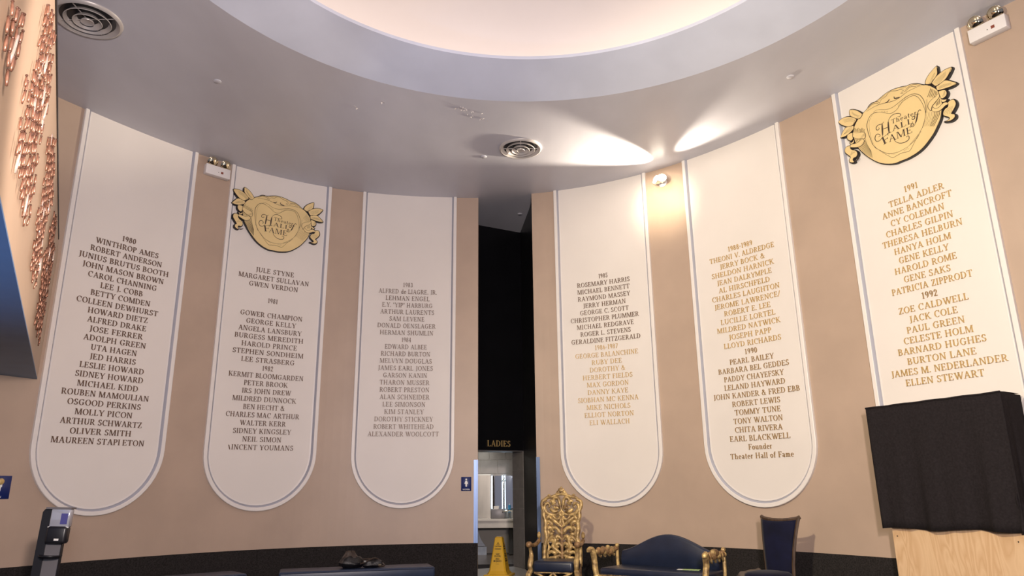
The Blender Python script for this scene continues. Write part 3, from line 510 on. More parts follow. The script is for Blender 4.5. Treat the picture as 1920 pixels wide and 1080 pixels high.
# ---------------------------------------------------------------- Hall of Fame plaques
PQ = {"F":{"body":[[-0.6327,0.2188],[-0.5649,0.2748],[-0.4584,0.3307],[-0.3738,0.3765],[-0.3149,0.3858],[-0.2563,0.3949],[-0.1378,0.4305],[-0.0255,0.439],[0.0981,0.4177],[0.1827,0.3898],[0.252,0.383],[0.3328,0.3473],[0.4084,0.2886],[0.4698,0.2524],[0.5266,0.195],[0.5798,0.1219],[0.5877,0.0729],[0.6094,-0.0366],[0.6056,-0.1057],[0.5813,-0.1999],[0.5496,-0.2905],[0.4954,-0.3705],[0.4228,-0.4602],[0.2977,-0.5627],[0.2055,-0.6108],[0.1162,-0.6345],[0.0189,-0.6468],[-0.0597,-0.6442],[-0.1661,-0.6414],[-0.303,-0.5899],[-0.4197,-0.5079],[-0.5326,-0.3852],[-0.6116,-0.2754],[-0.672,-0.1626],[-0.7063,-0.0018],[-0.6922,0.1288]],"petal1":[[-0.7114,0.4568],[-0.6547,0.4366],[-0.5872,0.3853],[-0.5422,0.3313],[-0.5214,0.2946],[-0.5415,0.2673],[-0.5709,0.2495],[-0.6164,0.266],[-0.6727,0.3196],[-0.71,0.359],[-0.7183,0.4115]],"petal2":[[-0.9168,0.3597],[-0.872,0.3767],[-0.8053,0.3797],[-0.7424,0.3605],[-0.6731,0.3166],[-0.6229,0.2584],[-0.6548,0.2256],[-0.6911,0.2],[-0.7454,0.1986],[-0.8062,0.2289],[-0.8643,0.2808],[-0.8975,0.318]],"petal3":[[-0.9197,0.0955],[-0.8982,0.1289],[-0.8448,0.1908],[-0.7978,0.2121],[-0.7244,0.1941],[-0.6833,0.1804],[-0.696,0.133],[-0.7606,0.0987],[-0.8285,0.0814],[-0.8828,0.0843]],"rib1":[[-0.8007,0.0849],[-0.7404,0.0895],[-0.7117,0.0658],[-0.7228,0.0284],[-0.7238,-0.0134],[-0.7586,-0.0297],[-0.7925,-0.004],[-0.8134,0.0372]],"rib2":[[-0.7885,-0.0483],[-0.7531,-0.0639],[-0.7299,-0.053],[-0.7161,-0.0328],[-0.7098,-0.0619],[-0.7294,-0.0849],[-0.7662,-0.0793]],"rib3":[[-0.7086,0.0857],[-0.67,0.0575],[-0.6095,0.0351],[-0.5586,0.0223],[-0.5266,-0.0081],[-0.5229,-0.0515],[-0.5452,-0.0935],[-0.5838,-0.071],[-0.6347,-0.0586],[-0.6922,-0.017],[-0.7228,0.0284]],"rib4":[[-0.5615,-0.0966],[-0.5562,-0.1302],[-0.5884,-0.168],[-0.643,-0.1805],[-0.7142,-0.1599],[-0.7839,-0.1244],[-0.7677,-0.0892],[-0.7051,-0.1009],[-0.6415,-0.1027],[-0.5959,-0.0812]],"rib5":[[-0.7859,-0.1024],[-0.844,-0.093],[-0.8756,-0.1218],[-0.8773,-0.1689],[-0.8512,-0.2117],[-0.8151,-0.2586],[-0.803,-0.2847],[-0.8277,-0.3058],[-0.8286,-0.3474],[-0.7898,-0.3739],[-0.7582,-0.3765],[-0.7737,-0.3388],[-0.7592,-0.3135],[-0.7162,-0.3108],[-0.6902,-0.2801],[-0.6941,-0.2367],[-0.721,-0.2042],[-0.7604,-0.182],[-0.7869,-0.1442]],"petal4":[[0.6319,0.457],[0.6323,0.4093],[0.6258,0.3466],[0.5935,0.3074],[0.5532,0.2724],[0.5149,0.2502],[0.4656,0.267],[0.4477,0.2908],[0.4702,0.3456],[0.5126,0.3895],[0.5713,0.4288]],"petal5":[[0.8161,0.3358],[0.7713,0.2671],[0.7217,0.2194],[0.667,0.1927],[0.6148,0.183],[0.5806,0.1823],[0.5586,0.2034],[0.533,0.2548],[0.5641,0.2855],[0.6121,0.3163],[0.6752,0.3384],[0.7438,0.3477]],"petal6":[[0.8345,0.0897],[0.7795,0.0774],[0.7149,0.0836],[0.6501,0.0943],[0.5937,0.1098],[0.5811,0.1351],[0.5831,0.1716],[0.6225,0.1789],[0.6762,0.1972],[0.7173,0.1938],[0.7755,0.1488]],"rib6":[[0.5985,0.0886],[0.6479,0.0815],[0.6862,0.0615],[0.6993,0.0177],[0.6806,-0.0188],[0.6449,-0.0329],[0.6172,-0.0235],[0.6052,0.0291]],"rib7":[[0.6158,-0.032],[0.6335,-0.0503],[0.6642,-0.0658],[0.6809,-0.0651],[0.6682,-0.0909],[0.6354,-0.0882],[0.6099,-0.0661]],"rib8":[[0.5941,0.0628],[0.5999,0.0226],[0.5824,-0.0057],[0.5345,-0.0373],[0.4957,-0.0644],[0.474,-0.0909],[0.4587,-0.13],[0.4377,-0.101],[0.4277,-0.0585],[0.4445,-0.0106],[0.4931,0.0211],[0.5477,0.04]],"rib9":[[0.4696,-0.1167],[0.4913,-0.0902],[0.5112,-0.1234],[0.5604,-0.1338],[0.6064,-0.1106],[0.65,-0.1001],[0.6873,-0.1235],[0.6829,-0.1488],[0.6496,-0.1505],[0.6039,-0.1738],[0.5516,-0.185],[0.4881,-0.1584]],"rib10":[[0.6873,-0.1235],[0.7227,-0.1092],[0.7624,-0.1156],[0.7804,-0.152],[0.7805,-0.1976],[0.748,-0.245],[0.7183,-0.2758],[0.7064,-0.2972],[0.7424,-0.3238],[0.7404,-0.3589],[0.7084,-0.3797],[0.6671,-0.3826],[0.5971,-0.3584],[0.6458,-0.3634],[0.6722,-0.3533],[0.6683,-0.3287],[0.6324,-0.2978],[0.6047,-0.2661],[0.612,-0.2238],[0.6423,-0.1928],[0.6771,-0.1826],[0.6905,-0.1526]]},"L":[[7,[[-0.3526,0.2465],[-0.3049,0.2544],[-0.2367,0.2333],[-0.1619,0.1963],[-0.0943,0.1813],[-0.0242,0.1872],[0.0476,0.2071],[0.1186,0.2267],[0.1874,0.2369],[0.2436,0.233],[0.2962,0.2107],[0.3444,0.1659],[0.3783,0.094],[0.3928,0.0177],[0.3931,-0.0608],[0.3751,-0.1399],[0.3577,-0.1996],[0.3239,-0.2807],[0.2778,-0.3369],[0.223,-0.3894],[0.1606,-0.4292],[0.0978,-0.4694]]],[6,[[0.0659,-0.4869],[-0.0206,-0.501],[-0.1061,-0.5032],[-0.1887,-0.4807],[-0.2616,-0.4449],[-0.323,-0.3872],[-0.3839,-0.3204],[-0.4342,-0.2395],[-0.4472,-0.2065]]],[6,[[0.2781,-0.35],[0.209,-0.4215],[0.1371,-0.458],[0.0659,-0.4869]]],[9,[[-0.3911,-0.3265],[-0.433,-0.2365],[-0.4578,-0.1328],[-0.4763,-0.0207],[-0.4805,0.0856],[-0.4536,0.1567],[-0.4025,0.216],[-0.3379,0.2316],[-0.2887,0.218]]],[5,[[-0.3037,0.2201],[-0.3601,0.2216],[-0.4087,0.1771],[-0.4388,0.1182],[-0.4493,0.0189],[-0.4486,-0.0749],[-0.435,-0.1843],[-0.3928,-0.3053]]],[6,[[-0.3493,0.2344],[-0.3296,0.2289],[-0.2527,0.1975],[-0.1792,0.1513],[-0.1159,0.11],[-0.0578,0.102],[0.0043,0.1221],[0.0496,0.1604],[0.1035,0.194],[0.1732,0.2089],[0.2303,0.2098],[0.2748,0.1948],[0.3142,0.1516],[0.3413,0.0931],[0.3645,0.0123],[0.3774,-0.0726],[0.3736,-0.1489],[0.3472,-0.2238],[0.3009,-0.3088]]],[6,[[-0.3839,-0.3204],[-0.3022,-0.423],[-0.2273,-0.5039],[-0.1745,-0.5528],[-0.1135,-0.5481],[-0.0358,-0.5422],[0.0706,-0.5581],[0.1187,-0.5188],[0.1705,-0.4557],[0.2617,-0.3511]]],[6,[[-0.2294,0.3419],[-0.2036,0.3757],[-0.1304,0.3903],[-0.0848,0.4238],[-0.0341,0.4284],[0.0304,0.3998],[0.0958,0.381],[0.138,0.3435],[0.1518,0.3109]]],[6,[[-0.4518,0.3108],[-0.4308,0.3111],[-0.3458,0.3217],[-0.2435,0.3177],[-0.1459,0.2946],[-0.0498,0.2717],[0.0283,0.2678],[0.1086,0.2826],[0.1887,0.3019],[0.2835,0.3025],[0.3575,0.2985],[0.4275,0.2763]]],[6,[[-0.4285,0.3258],[-0.3804,0.3652],[-0.3173,0.3704],[-0.2689,0.3513],[-0.2498,0.3105]]],[6,[[-0.4495,0.3255],[-0.3982,0.3847],[-0.3334,0.3996],[-0.265,0.3755],[-0.2349,0.3395],[-0.2388,0.3154]]],[6,[[0.1518,0.3109],[0.1773,0.3483],[0.2376,0.3671],[0.2928,0.358],[0.3599,0.3123],[0.3745,0.2895]]],[6,[[0.1711,0.311],[0.2052,0.3438],[0.2622,0.344],[0.3218,0.3074]]],[16,[[-0.1549,0.3012],[-0.1099,0.3001],[-0.0829,0.3246]]],[18,[[-0.0126,0.3297],[-0.0063,0.2958],[0.031,0.2838],[0.0691,0.2785]]],[5,[[-0.2848,0.3803],[-0.2406,0.3998],[-0.1669,0.4143],[-0.1048,0.4238]]],[5,[[-0.2547,0.3756],[-0.2107,0.395],[-0.1381,0.4047]]],[5,[[0.0915,0.4139],[0.1546,0.3857],[0.1804,0.367]]],[5,[[0.0704,0.4045],[0.1249,0.381],[0.1581,0.3483]]],[6,[[0.0985,0.3387],[0.1305,0.3271]]],[6,[[0.0865,0.3246],[0.1323,0.3089]]],[5,[[-0.6858,0.0805],[-0.6832,0.1112],[-0.6718,0.1431]]],[5,[[-0.6667,0.0718],[-0.6623,0.1143],[-0.6543,0.1244]]],[5,[[-0.6478,0.0631],[-0.6452,0.0937],[-0.6369,0.1057]]],[5,[[-0.6288,0.0545],[-0.6244,0.0968],[-0.6149,0.1167]]],[5,[[-0.61,0.0458],[-0.6074,0.0763],[-0.5976,0.0981]]],[5,[[-0.5912,0.0372],[-0.5867,0.0794],[-0.5803,0.0796]]],[5,[[-0.5724,0.0286],[-0.5698,0.0589],[-0.5585,0.0905]]],[5,[[-0.5537,0.0201],[-0.5493,0.0621],[-0.5414,0.072]]],[5,[[-0.5351,0.0115],[-0.5325,0.0417],[-0.5243,0.0536]]],[5,[[-0.226,0.2052],[-0.2224,0.1775]]],[5,[[-0.2073,0.196],[-0.2036,0.1684]]],[5,[[-0.1839,0.1845],[-0.1803,0.1569]]],[5,[[-0.1606,0.173],[-0.1571,0.1455]]],[5,[[-0.1421,0.1639],[-0.1385,0.1365]]],[5,[[0.027,0.1413],[0.0305,0.1802]]],[5,[[0.0511,0.1576],[0.0564,0.1955]]],[5,[[0.0751,0.1739],[0.0822,0.2109]]],[5,[[0.0991,0.1902],[0.1079,0.2261]]],[5,[[0.1229,0.2063],[0.1336,0.2414]]],[5,[[0.1467,0.2225],[0.1591,0.2565]]],[4,[[-0.0041,-0.5039],[0.0082,-0.5309]]],[4,[[0.015,-0.5001],[0.0268,-0.5304]]],[4,[[0.0342,-0.4963],[0.0453,-0.5298]]],[4,[[0.0532,-0.4926],[0.0638,-0.5292]]],[4,[[-0.2297,-0.4648],[-0.224,-0.4832]]],[4,[[-0.2118,-0.4726],[-0.2061,-0.4909]]],[4,[[-0.1939,-0.4803],[-0.1882,-0.4986]]],[4,[[-0.176,-0.488],[-0.1704,-0.5062]]],[4,[[-0.1582,-0.4956],[-0.1526,-0.5139]]],[4,[[-0.1405,-0.5033],[-0.1349,-0.5215]]],[5,[[0.4997,0.2422],[0.4931,0.2343],[0.4804,0.241],[0.4774,0.254],[0.4839,0.262],[0.4967,0.2552],[0.4997,0.2422]]],[5,[[0.5502,0.2097],[0.5437,0.2018],[0.5311,0.2085],[0.5282,0.2214],[0.5347,0.2293],[0.5473,0.2226],[0.5502,0.2097]]],[5,[[0.5805,0.1617],[0.5741,0.1538],[0.5615,0.1604],[0.5586,0.1732],[0.5651,0.1811],[0.5776,0.1745],[0.5805,0.1617]]],[5,[[0.5221,0.2464],[0.5155,0.2385],[0.5028,0.2453],[0.4998,0.2583],[0.5064,0.2662],[0.5191,0.2594],[0.5221,0.2464]]],[5,[[-0.6027,0.2573],[-0.6106,0.2483],[-0.6245,0.2549],[-0.6267,0.2687],[-0.6208,0.2787],[-0.6069,0.2721],[-0.6027,0.2573]]],[5,[[-0.6293,0.238],[-0.6371,0.229],[-0.6511,0.2356],[-0.6533,0.2494],[-0.6474,0.2594],[-0.6334,0.2528],[-0.6293,0.238]]],[5,[[-0.6531,0.2088],[-0.661,0.1997],[-0.675,0.2063],[-0.6772,0.2201],[-0.6713,0.2302],[-0.6573,0.2236],[-0.6531,0.2088]]],[5,[[-0.581,0.2597],[-0.5888,0.2507],[-0.6027,0.2573],[-0.6049,0.2711],[-0.599,0.2811],[-0.5851,0.2744],[-0.581,0.2597]]],[14,[[-0.7567,-0.3667],[-0.7141,-0.3658],[-0.6707,-0.3455]]],[4,[[-0.559,0.2916],[-0.6264,0.3401],[-0.679,0.4194]]],[4,[[-0.5608,0.2798],[-0.6315,0.3351],[-0.6812,0.4053]]],[4,[[-0.5627,0.2679],[-0.6365,0.3301],[-0.6833,0.3913]]],[4,[[-0.6479,0.2703],[-0.7263,0.3237],[-0.8426,0.3519]]],[4,[[-0.6501,0.2564],[-0.7284,0.3097],[-0.8341,0.3349]]],[4,[[-0.6522,0.2425],[-0.7306,0.2956],[-0.8256,0.3179]]],[4,[[-0.6543,0.2286],[-0.7327,0.2816],[-0.8172,0.301]]],[4,[[-0.7065,0.1698],[-0.7718,0.168],[-0.8672,0.1149]]],[4,[[-0.7083,0.1579],[-0.7739,0.154],[-0.8615,0.1166]]],[4,[[-0.7101,0.1459],[-0.7761,0.14],[-0.8558,0.1183]]],[4,[[-0.712,0.134],[-0.7782,0.126],[-0.85,0.12]]],[4,[[0.4773,0.2845],[0.5226,0.3459],[0.5833,0.3984]]],[4,[[0.4949,0.2751],[0.5344,0.3338],[0.5884,0.388]]],[4,[[0.5124,0.2658],[0.5461,0.3217],[0.5935,0.3776]]],[4,[[0.5298,0.2565],[0.5579,0.3097],[0.5986,0.3672]]],[4,[[0.5567,0.2422],[0.631,0.2777],[0.7379,0.3134]]],[4,[[0.5696,0.2277],[0.6388,0.2641],[0.7359,0.3015]]],[4,[[0.5825,0.2133],[0.6466,0.2505],[0.7338,0.2895]]],[4,[[0.5954,0.1989],[0.6544,0.2369],[0.7317,0.2775]]],[4,[[0.6082,0.1846],[0.6622,0.2234],[0.7297,0.2655]]],[4,[[0.6089,0.1486],[0.6765,0.1503],[0.7794,0.1236]]],[4,[[0.6071,0.1383],[0.6747,0.1401],[0.7782,0.1168]]],[4,[[0.6053,0.128],[0.6729,0.1298],[0.777,0.1101]]],[4,[[0.6035,0.1177],[0.6712,0.1196],[0.7759,0.1033]]],[4,[[-0.6126,-0.0528],[-0.5709,-0.0559],[-0.5283,-0.0386]]],[4,[[-0.5983,-0.0425],[-0.5635,-0.0425],[-0.5267,-0.0289]]],[4,[[-0.584,-0.0321],[-0.5562,-0.0291],[-0.5252,-0.0191]]],[4,[[-0.5698,-0.0219],[-0.5488,-0.0157],[-0.5237,-0.0094]]],[5,[[-0.7038,-0.0224],[-0.6978,-0.0883]]],[5,[[-0.68,-0.0352],[-0.6728,-0.092]]],[5,[[-0.6564,-0.0478],[-0.6479,-0.0957]]],[5,[[-0.6329,-0.0605],[-0.623,-0.0994]]],[5,[[-0.6094,-0.0731],[-0.5983,-0.1032]]],[4,[[-0.8151,-0.2586],[-0.7869,-0.2285],[-0.7735,-0.1974]]],[4,[[-0.7951,-0.2544],[-0.7718,-0.2286],[-0.7594,-0.2034]]],[4,[[-0.7752,-0.2503],[-0.7569,-0.2287],[-0.7454,-0.2095]]],[4,[[-0.7553,-0.2461],[-0.7419,-0.2288],[-0.7313,-0.2155]]],[4,[[-0.7354,-0.242],[-0.727,-0.2289],[-0.7173,-0.2215]]],[5,[[0.5409,-0.0498],[0.5367,-0.0989]]],[5,[[0.5579,-0.0398],[0.5525,-0.0956]]],[5,[[0.5748,-0.0298],[0.5683,-0.0924]]],[5,[[0.5918,-0.0198],[0.5841,-0.0892]]],[4,[[0.4735,-0.1187],[0.4911,-0.1413],[0.5218,-0.1611]]],[4,[[0.4766,-0.1109],[0.4931,-0.1293],[0.5238,-0.1491]]],[4,[[0.4796,-0.103],[0.4952,-0.1173],[0.5259,-0.1371]]],[4,[[0.6124,-0.2698],[0.6364,-0.2266],[0.6832,-0.1948]]],[4,[[0.6329,-0.2761],[0.6547,-0.2356],[0.698,-0.1948]]],[4,[[0.6533,-0.2823],[0.673,-0.2445],[0.7128,-0.1948]]],[4,[[0.6736,-0.2885],[0.6911,-0.2534],[0.7275,-0.1948]]],[4,[[0.6938,-0.2947],[0.7092,-0.2623],[0.7421,-0.1948]]],[4,[[0.6317,-0.0123],[0.6544,0.0224],[0.6725,0.0547]]],[4,[[0.6434,-0.0127],[0.6636,0.0176],[0.6763,0.0528]]],[4,[[0.655,-0.0131],[0.6728,0.0129],[0.6801,0.0508]]],[5,[[0.5038,0.1851],[0.49,0.1545],[0.4432,0.0842]]],[5,[[0.5182,0.1681],[0.5056,0.135],[0.4637,0.0718]]],[5,[[0.5325,0.1512],[0.5213,0.1156],[0.4841,0.0595]]],[5,[[0.5468,0.1343],[0.5368,0.0962],[0.5044,0.0472]]],[5,[[0.561,0.1175],[0.5524,0.077],[0.5247,0.035]]],[5,[[0.5752,0.1007],[0.5678,0.0577],[0.5448,0.0228]]],[5,[[0.4173,0.0597],[0.4076,-0.0485],[0.3839,-0.1213]]],[5,[[0.4303,0.0644],[0.4201,-0.0265],[0.3952,-0.1268]]],[5,[[-0.6624,-0.1825],[-0.5975,-0.2937],[-0.4641,-0.4326]]],[5,[[-0.6463,-0.1726],[-0.5882,-0.2803],[-0.4655,-0.4187]]],[5,[[-0.6302,-0.1626],[-0.5789,-0.2668],[-0.4669,-0.4047]]],[5,[[-0.6142,-0.1527],[-0.5696,-0.2534],[-0.4682,-0.3907]]],[5,[[-0.5981,-0.1429],[-0.5604,-0.2399],[-0.4696,-0.3767]]],[5,[[-0.5821,-0.133],[-0.5511,-0.2265],[-0.471,-0.3627]]],[5,[[-0.5661,-0.1232],[-0.5418,-0.2131],[-0.4724,-0.3487]]],[5,[[-0.5502,-0.1134],[-0.5325,-0.1997],[-0.4737,-0.3347]]],[5,[[-0.5343,-0.1036],[-0.5233,-0.1863],[-0.4751,-0.3207]]],[5,[[0.3893,-0.1052],[0.387,-0.1697],[0.3338,-0.303]]],[5,[[0.4116,-0.1162],[0.4071,-0.1794],[0.349,-0.3101]]],[5,[[0.4339,-0.1272],[0.427,-0.1891],[0.3641,-0.3172]]],[5,[[0.4561,-0.1381],[0.4469,-0.1988],[0.3791,-0.3243]]],[5,[[0.4782,-0.1489],[0.4668,-0.2084],[0.3942,-0.3313]]],[5,[[0.5002,-0.1597],[0.4865,-0.2179],[0.4091,-0.3384]]],[5,[[0.5221,-0.1705],[0.5062,-0.2275],[0.424,-0.3454]]],[5,[[0.5439,-0.1812],[0.5257,-0.237],[0.4389,-0.3524]]],[5,[[0.5656,-0.1918],[0.5452,-0.2464],[0.4538,-0.3593]]]],"W":[[9,[[-0.2185,0.029],[-0.25,0.0104],[-0.3025,0.0188],[-0.3416,0.0006],[-0.347,-0.0334],[-0.3276,-0.0533],[-0.3037,-0.0444],[-0.307,-0.0201]]],[22,[[-0.2488,0.0071],[-0.2576,-0.0749],[-0.2676,-0.165]]],[9,[[-0.267,-0.1608],[-0.2837,-0.1983],[-0.3231,-0.2211],[-0.367,-0.215],[-0.3875,-0.1741],[-0.3752,-0.1251],[-0.341,-0.1089],[-0.3089,-0.1327],[-0.3088,-0.1598],[-0.333,-0.1597]]],[8,[[-0.2544,-0.0718],[-0.1676,-0.0826]]],[22,[[-0.1544,-0.0015],[-0.1632,-0.0829],[-0.1662,-0.1711]]],[8,[[-0.1551,-0.0057],[-0.1306,0.0366],[-0.0818,0.0671],[-0.0213,0.0646],[0.0265,0.0412],[0.039,0.0128],[0.019,-0.0042],[-0.0088,0.0093]]],[9,[[-0.1979,-0.1718],[-0.1336,-0.17]]],[9,[[0.3246,-0.0656],[0.3137,-0.0429],[0.2922,-0.0496],[0.2776,-0.073]]],[18,[[0.279,-0.0649],[0.2511,-0.1472],[0.2228,-0.2032]]],[9,[[0.2242,-0.1951],[0.2006,-0.2274],[0.1708,-0.2325],[0.1545,-0.2057],[0.1699,-0.1885],[0.1929,-0.1994],[0.1856,-0.2186],[0.1721,-0.2097]]],[7,[[0.2486,-0.0893],[0.2967,-0.0954]]],[9,[[-0.1159,-0.2742],[-0.0959,-0.3363],[-0.044,-0.3859],[0.0206,-0.4059],[0.0807,-0.3981],[0.1016,-0.3728],[0.0986,-0.341],[0.0745,-0.3344],[0.0656,-0.3478]]],[12,[[0.1898,-0.1045],[0.2108,-0.0928],[0.2284,-0.1013],[0.2214,-0.1285],[0.1995,-0.1354],[0.1864,-0.1247],[0.1898,-0.1045]]]],"TX":[["Theater",[-0.1153,-0.0578],[0.2606,-0.0908],[-0.1349,0.0099]],["ALL",[-0.1193,-0.1731],[0.1959,-0.1817],[-0.1168,-0.0939]],["F",[-0.2799,-0.3122],[-0.1523,-0.2844],[-0.2658,-0.1974]],["AME",[-0.1909,-0.3071],[0.1652,-0.3151],[-0.1618,-0.2088]]]}
def smooth_poly(P, closed=True, k=3):
    n = len(P); o = []
    rng = range(n) if closed else range(n-1)
    for i in rng:
        p0, p1, p2, p3 = (P[(i-1) % n], P[i], P[(i+1) % n], P[(i+2) % n]) if closed else (P[max(0, i-1)], P[i], P[i+1], P[min(n-1, i+2)])
        for j in range(k):
            t = j/k; q = []
            for c in (0, 1):
                q.append(0.5*(2*p1[c] + (p2[c]-p0[c])*t + (2*p0[c]-5*p1[c]+4*p2[c]-p3[c])*t*t + (3*p1[c]-p0[c]-3*p2[c]+p3[c])*t**3))
            o.append(tuple(q))
    if not closed: o.append(tuple(P[-1]))
    return o
def grow(P, r):
    n = len(P); ar = sum(P[i][0]*P[(i+1) % n][1]-P[(i+1) % n][0]*P[i][1] for i in range(n)); sg = 1 if ar > 0 else -1; o = []
    for i in range(n):
        a, b = Vector(P[i-1]), Vector(P[(i+1) % n]); t = (b-a).normalized(); o.append((P[i][0]+t.y*r*sg, P[i][1]-t.x*r*sg))
    return o
def ribbon(mb, P, w, fn, d0, d1):
    P = smooth_poly(P, False, 4); n = len(P); Lf = []; Rt = []
    for i in range(n):
        a, b = Vector(P[max(0, i-1)]), Vector(P[min(n-1, i+1)]); t = (b-a); t = t.normalized() if t.length > 1e-9 else Vector((1, 0))
        ww = w/2*(0.35 + 0.65*math.sin(PI*min(1, max(0, (i+0.6)/(n+0.2)))))
        Lf.append((P[i][0]-t.y*ww, P[i][1]+t.x*ww)); Rt.append((P[i][0]+t.y*ww, P[i][1]-t.x*ww))
    vs = [fn(*q, d1) for q in Lf] + [fn(*q, d1) for q in Rt] + [fn(*q, d0) for q in Lf] + [fn(*q, d0) for q in Rt]
    fs = []
    for i in range(n-1):
        fs += [(n+i, n+i+1, i+1, i), (i, i+1, 2*n+i+1, 2*n+i), (n+i+1, n+i, 3*n+i, 3*n+i+1)]
    mb.add(vs, fs)
def plaque(sd, s0, label):
    fn = local_on_wall(sd, s0, 6.58)
    t = thing('hall_of_fame_plaque', label, 'plaque', group='gold mask plaques')
    def columns(mb, Q, d, thick):
        xs = [q[0] for q in Q]; bm = bmesh.new(); bm.faces.new([bm.verts.new((x, y, 0)) for x, y in Q])
        x0, x1 = min(xs), max(xs); nc = max(1, round((x1-x0)/0.11))
        for i in range(1, nc):
            bmesh.ops.bisect_plane(bm, geom=bm.verts[:]+bm.edges[:]+bm.faces[:], plane_co=(x0+(x1-x0)*i/nc, 0, 0), plane_no=(1, 0, 0))
        bmesh.ops.triangulate(bm, faces=bm.faces[:]); bm.verts.index_update()
        mb.add([fn(v.co.x, v.co.y, d) for v in bm.verts], [tuple(v.index for v in f.verts) for f in bm.faces]); bm.free()
        n = len(Q)
        mb.add([fn(x, y, d) for x, y in Q]+[fn(x, y, d-thick) for x, y in Q], [(i, (i+1) % n, n+(i+1) % n, n+i) for i in range(n)])
    back = MB()
    for nm, P in PQ['F'].items():
        columns(back, smooth_poly(grow(P, 0.013), True, 3), 0.058, 0.045)
    obj('backing', back, M['plaqueb'], t)
    def piece(nm, P, d, nme):
        mb = MB(); columns(mb, smooth_poly(P, True, 3), d, 0.012)
        return obj(nme, mb, M['plaqueg'], t)
    for nm, P in PQ['F'].items():
        piece(nm, P, 0.066 if nm == 'body' else 0.072, 'mask' if nm == 'body' else ('petal' if nm.startswith('petal') else 'ribbon'))
    mb = MB()
    for wd, P in PQ['L']: ribbon(mb, P, wd/1000*(0.5 if wd <= 5 else 1.0), fn, 0.06, 0.0732 if (abs(P[0][0]) > 0.5) else 0.0672)
    for nm, P in PQ['F'].items():
        if nm != 'body': ribbon(mb, list(P) + [P[0]], 0.0065, fn, 0.06, 0.0732)
    obj('engraved_line', mb, M['plaquel'], t)['kind'] = 'stuff'
    mb = MB()
    for wd, P in PQ['W']: ribbon(mb, P, wd/1000*1.1, fn, 0.06, 0.0685)
    for txt, a, b, tp in PQ['TX']:
        L, tot = widths(txt); W = math.hypot(b[0]-a[0], b[1]-a[1]); an = math.atan2(b[1]-a[1], b[0]-a[0]); h = tp[1]-a[1]; kx = W/tot
        ca, sa = math.cos(an), math.sin(an)
        for key, x in L:
            for poly in GLY[key][0]:
                q = [(a[0]+(x+px)*kx*ca - py*h*sa, a[1]+(x+px)*kx*sa + py*h*ca) for px, py in poly]
                mb.prism(q, fn, 0.06, 0.0685, back=False)
    obj('lettering', mb, M['plaquel'], t)
plaque(0, 3.965, 'gold mask plaque in shade, above the 1981 and 1982 names')
plaque(1, 7.125, 'brightly lit gold mask plaque above the names of 1991')
# ---------------------------------------------------------------- balcony on the left with its copper clusters
T0 = Vector((-6.735, 10.27, 0)); DD = Vector((0.513, -0.858, 0)).normalized(); QQ = Vector((-DD.y*-1, 0, 0))
QQ = Vector((DD.y, -DD.x, 0))            # away from the hall
ZB0, ZB1 = 3.17, 5.06
def bp(t, q, z): return T0 + DD*t + QQ*q + Vector((0, 0, z))
bal = bpy.data.objects.new('balcony', None); COL.objects.link(bal); bal['kind'] = 'structure'
bal['label'] = 'beige balcony front with a blue underside jutting out from the curved wall'
mb = MB(); vs = [bp(t, q, z) for z in (ZB0, ZB1) for t, q in ((0.0, 0), (9.6, 0), (9.6, 0.14), (0.085, 0.14))]
mb.add(vs, [(0,3,2,1),(4,5,6,7),(0,1,5,4),(1,2,6,5),(2,3,7,6),(3,0,4,7)]); obj('front', mb, M['balc'], bal)
mb = MB(); vs = [bp(t, q, z) for z in (ZB0-0.02, ZB0) for t, q in ((-0.01, 0.0), (9.6, 0.0), (9.6, 4.2), (2.36, 4.2))]
mb.add(vs, [(0,3,2,1),(4,5,6,7),(0,1,5,4),(1,2,6,5),(2,3,7,6),(3,0,4,7)]); obj('underside', mb, M['soffit'], bal)
mb = MB(); vs = [bp(t, q, z) for z in (ZB1, ZB1+0.03) for t, q in ((0.6, -0.012), (9.6, -0.012), (9.6, 0.16), (0.6, 0.16))]
mb.add(vs, [(0,3,2,1),(4,5,6,7),(0,1,5,4),(1,2,6,5),(2,3,7,6),(3,0,4,7)]); obj('top_rail', mb, M['blackp'], bal)
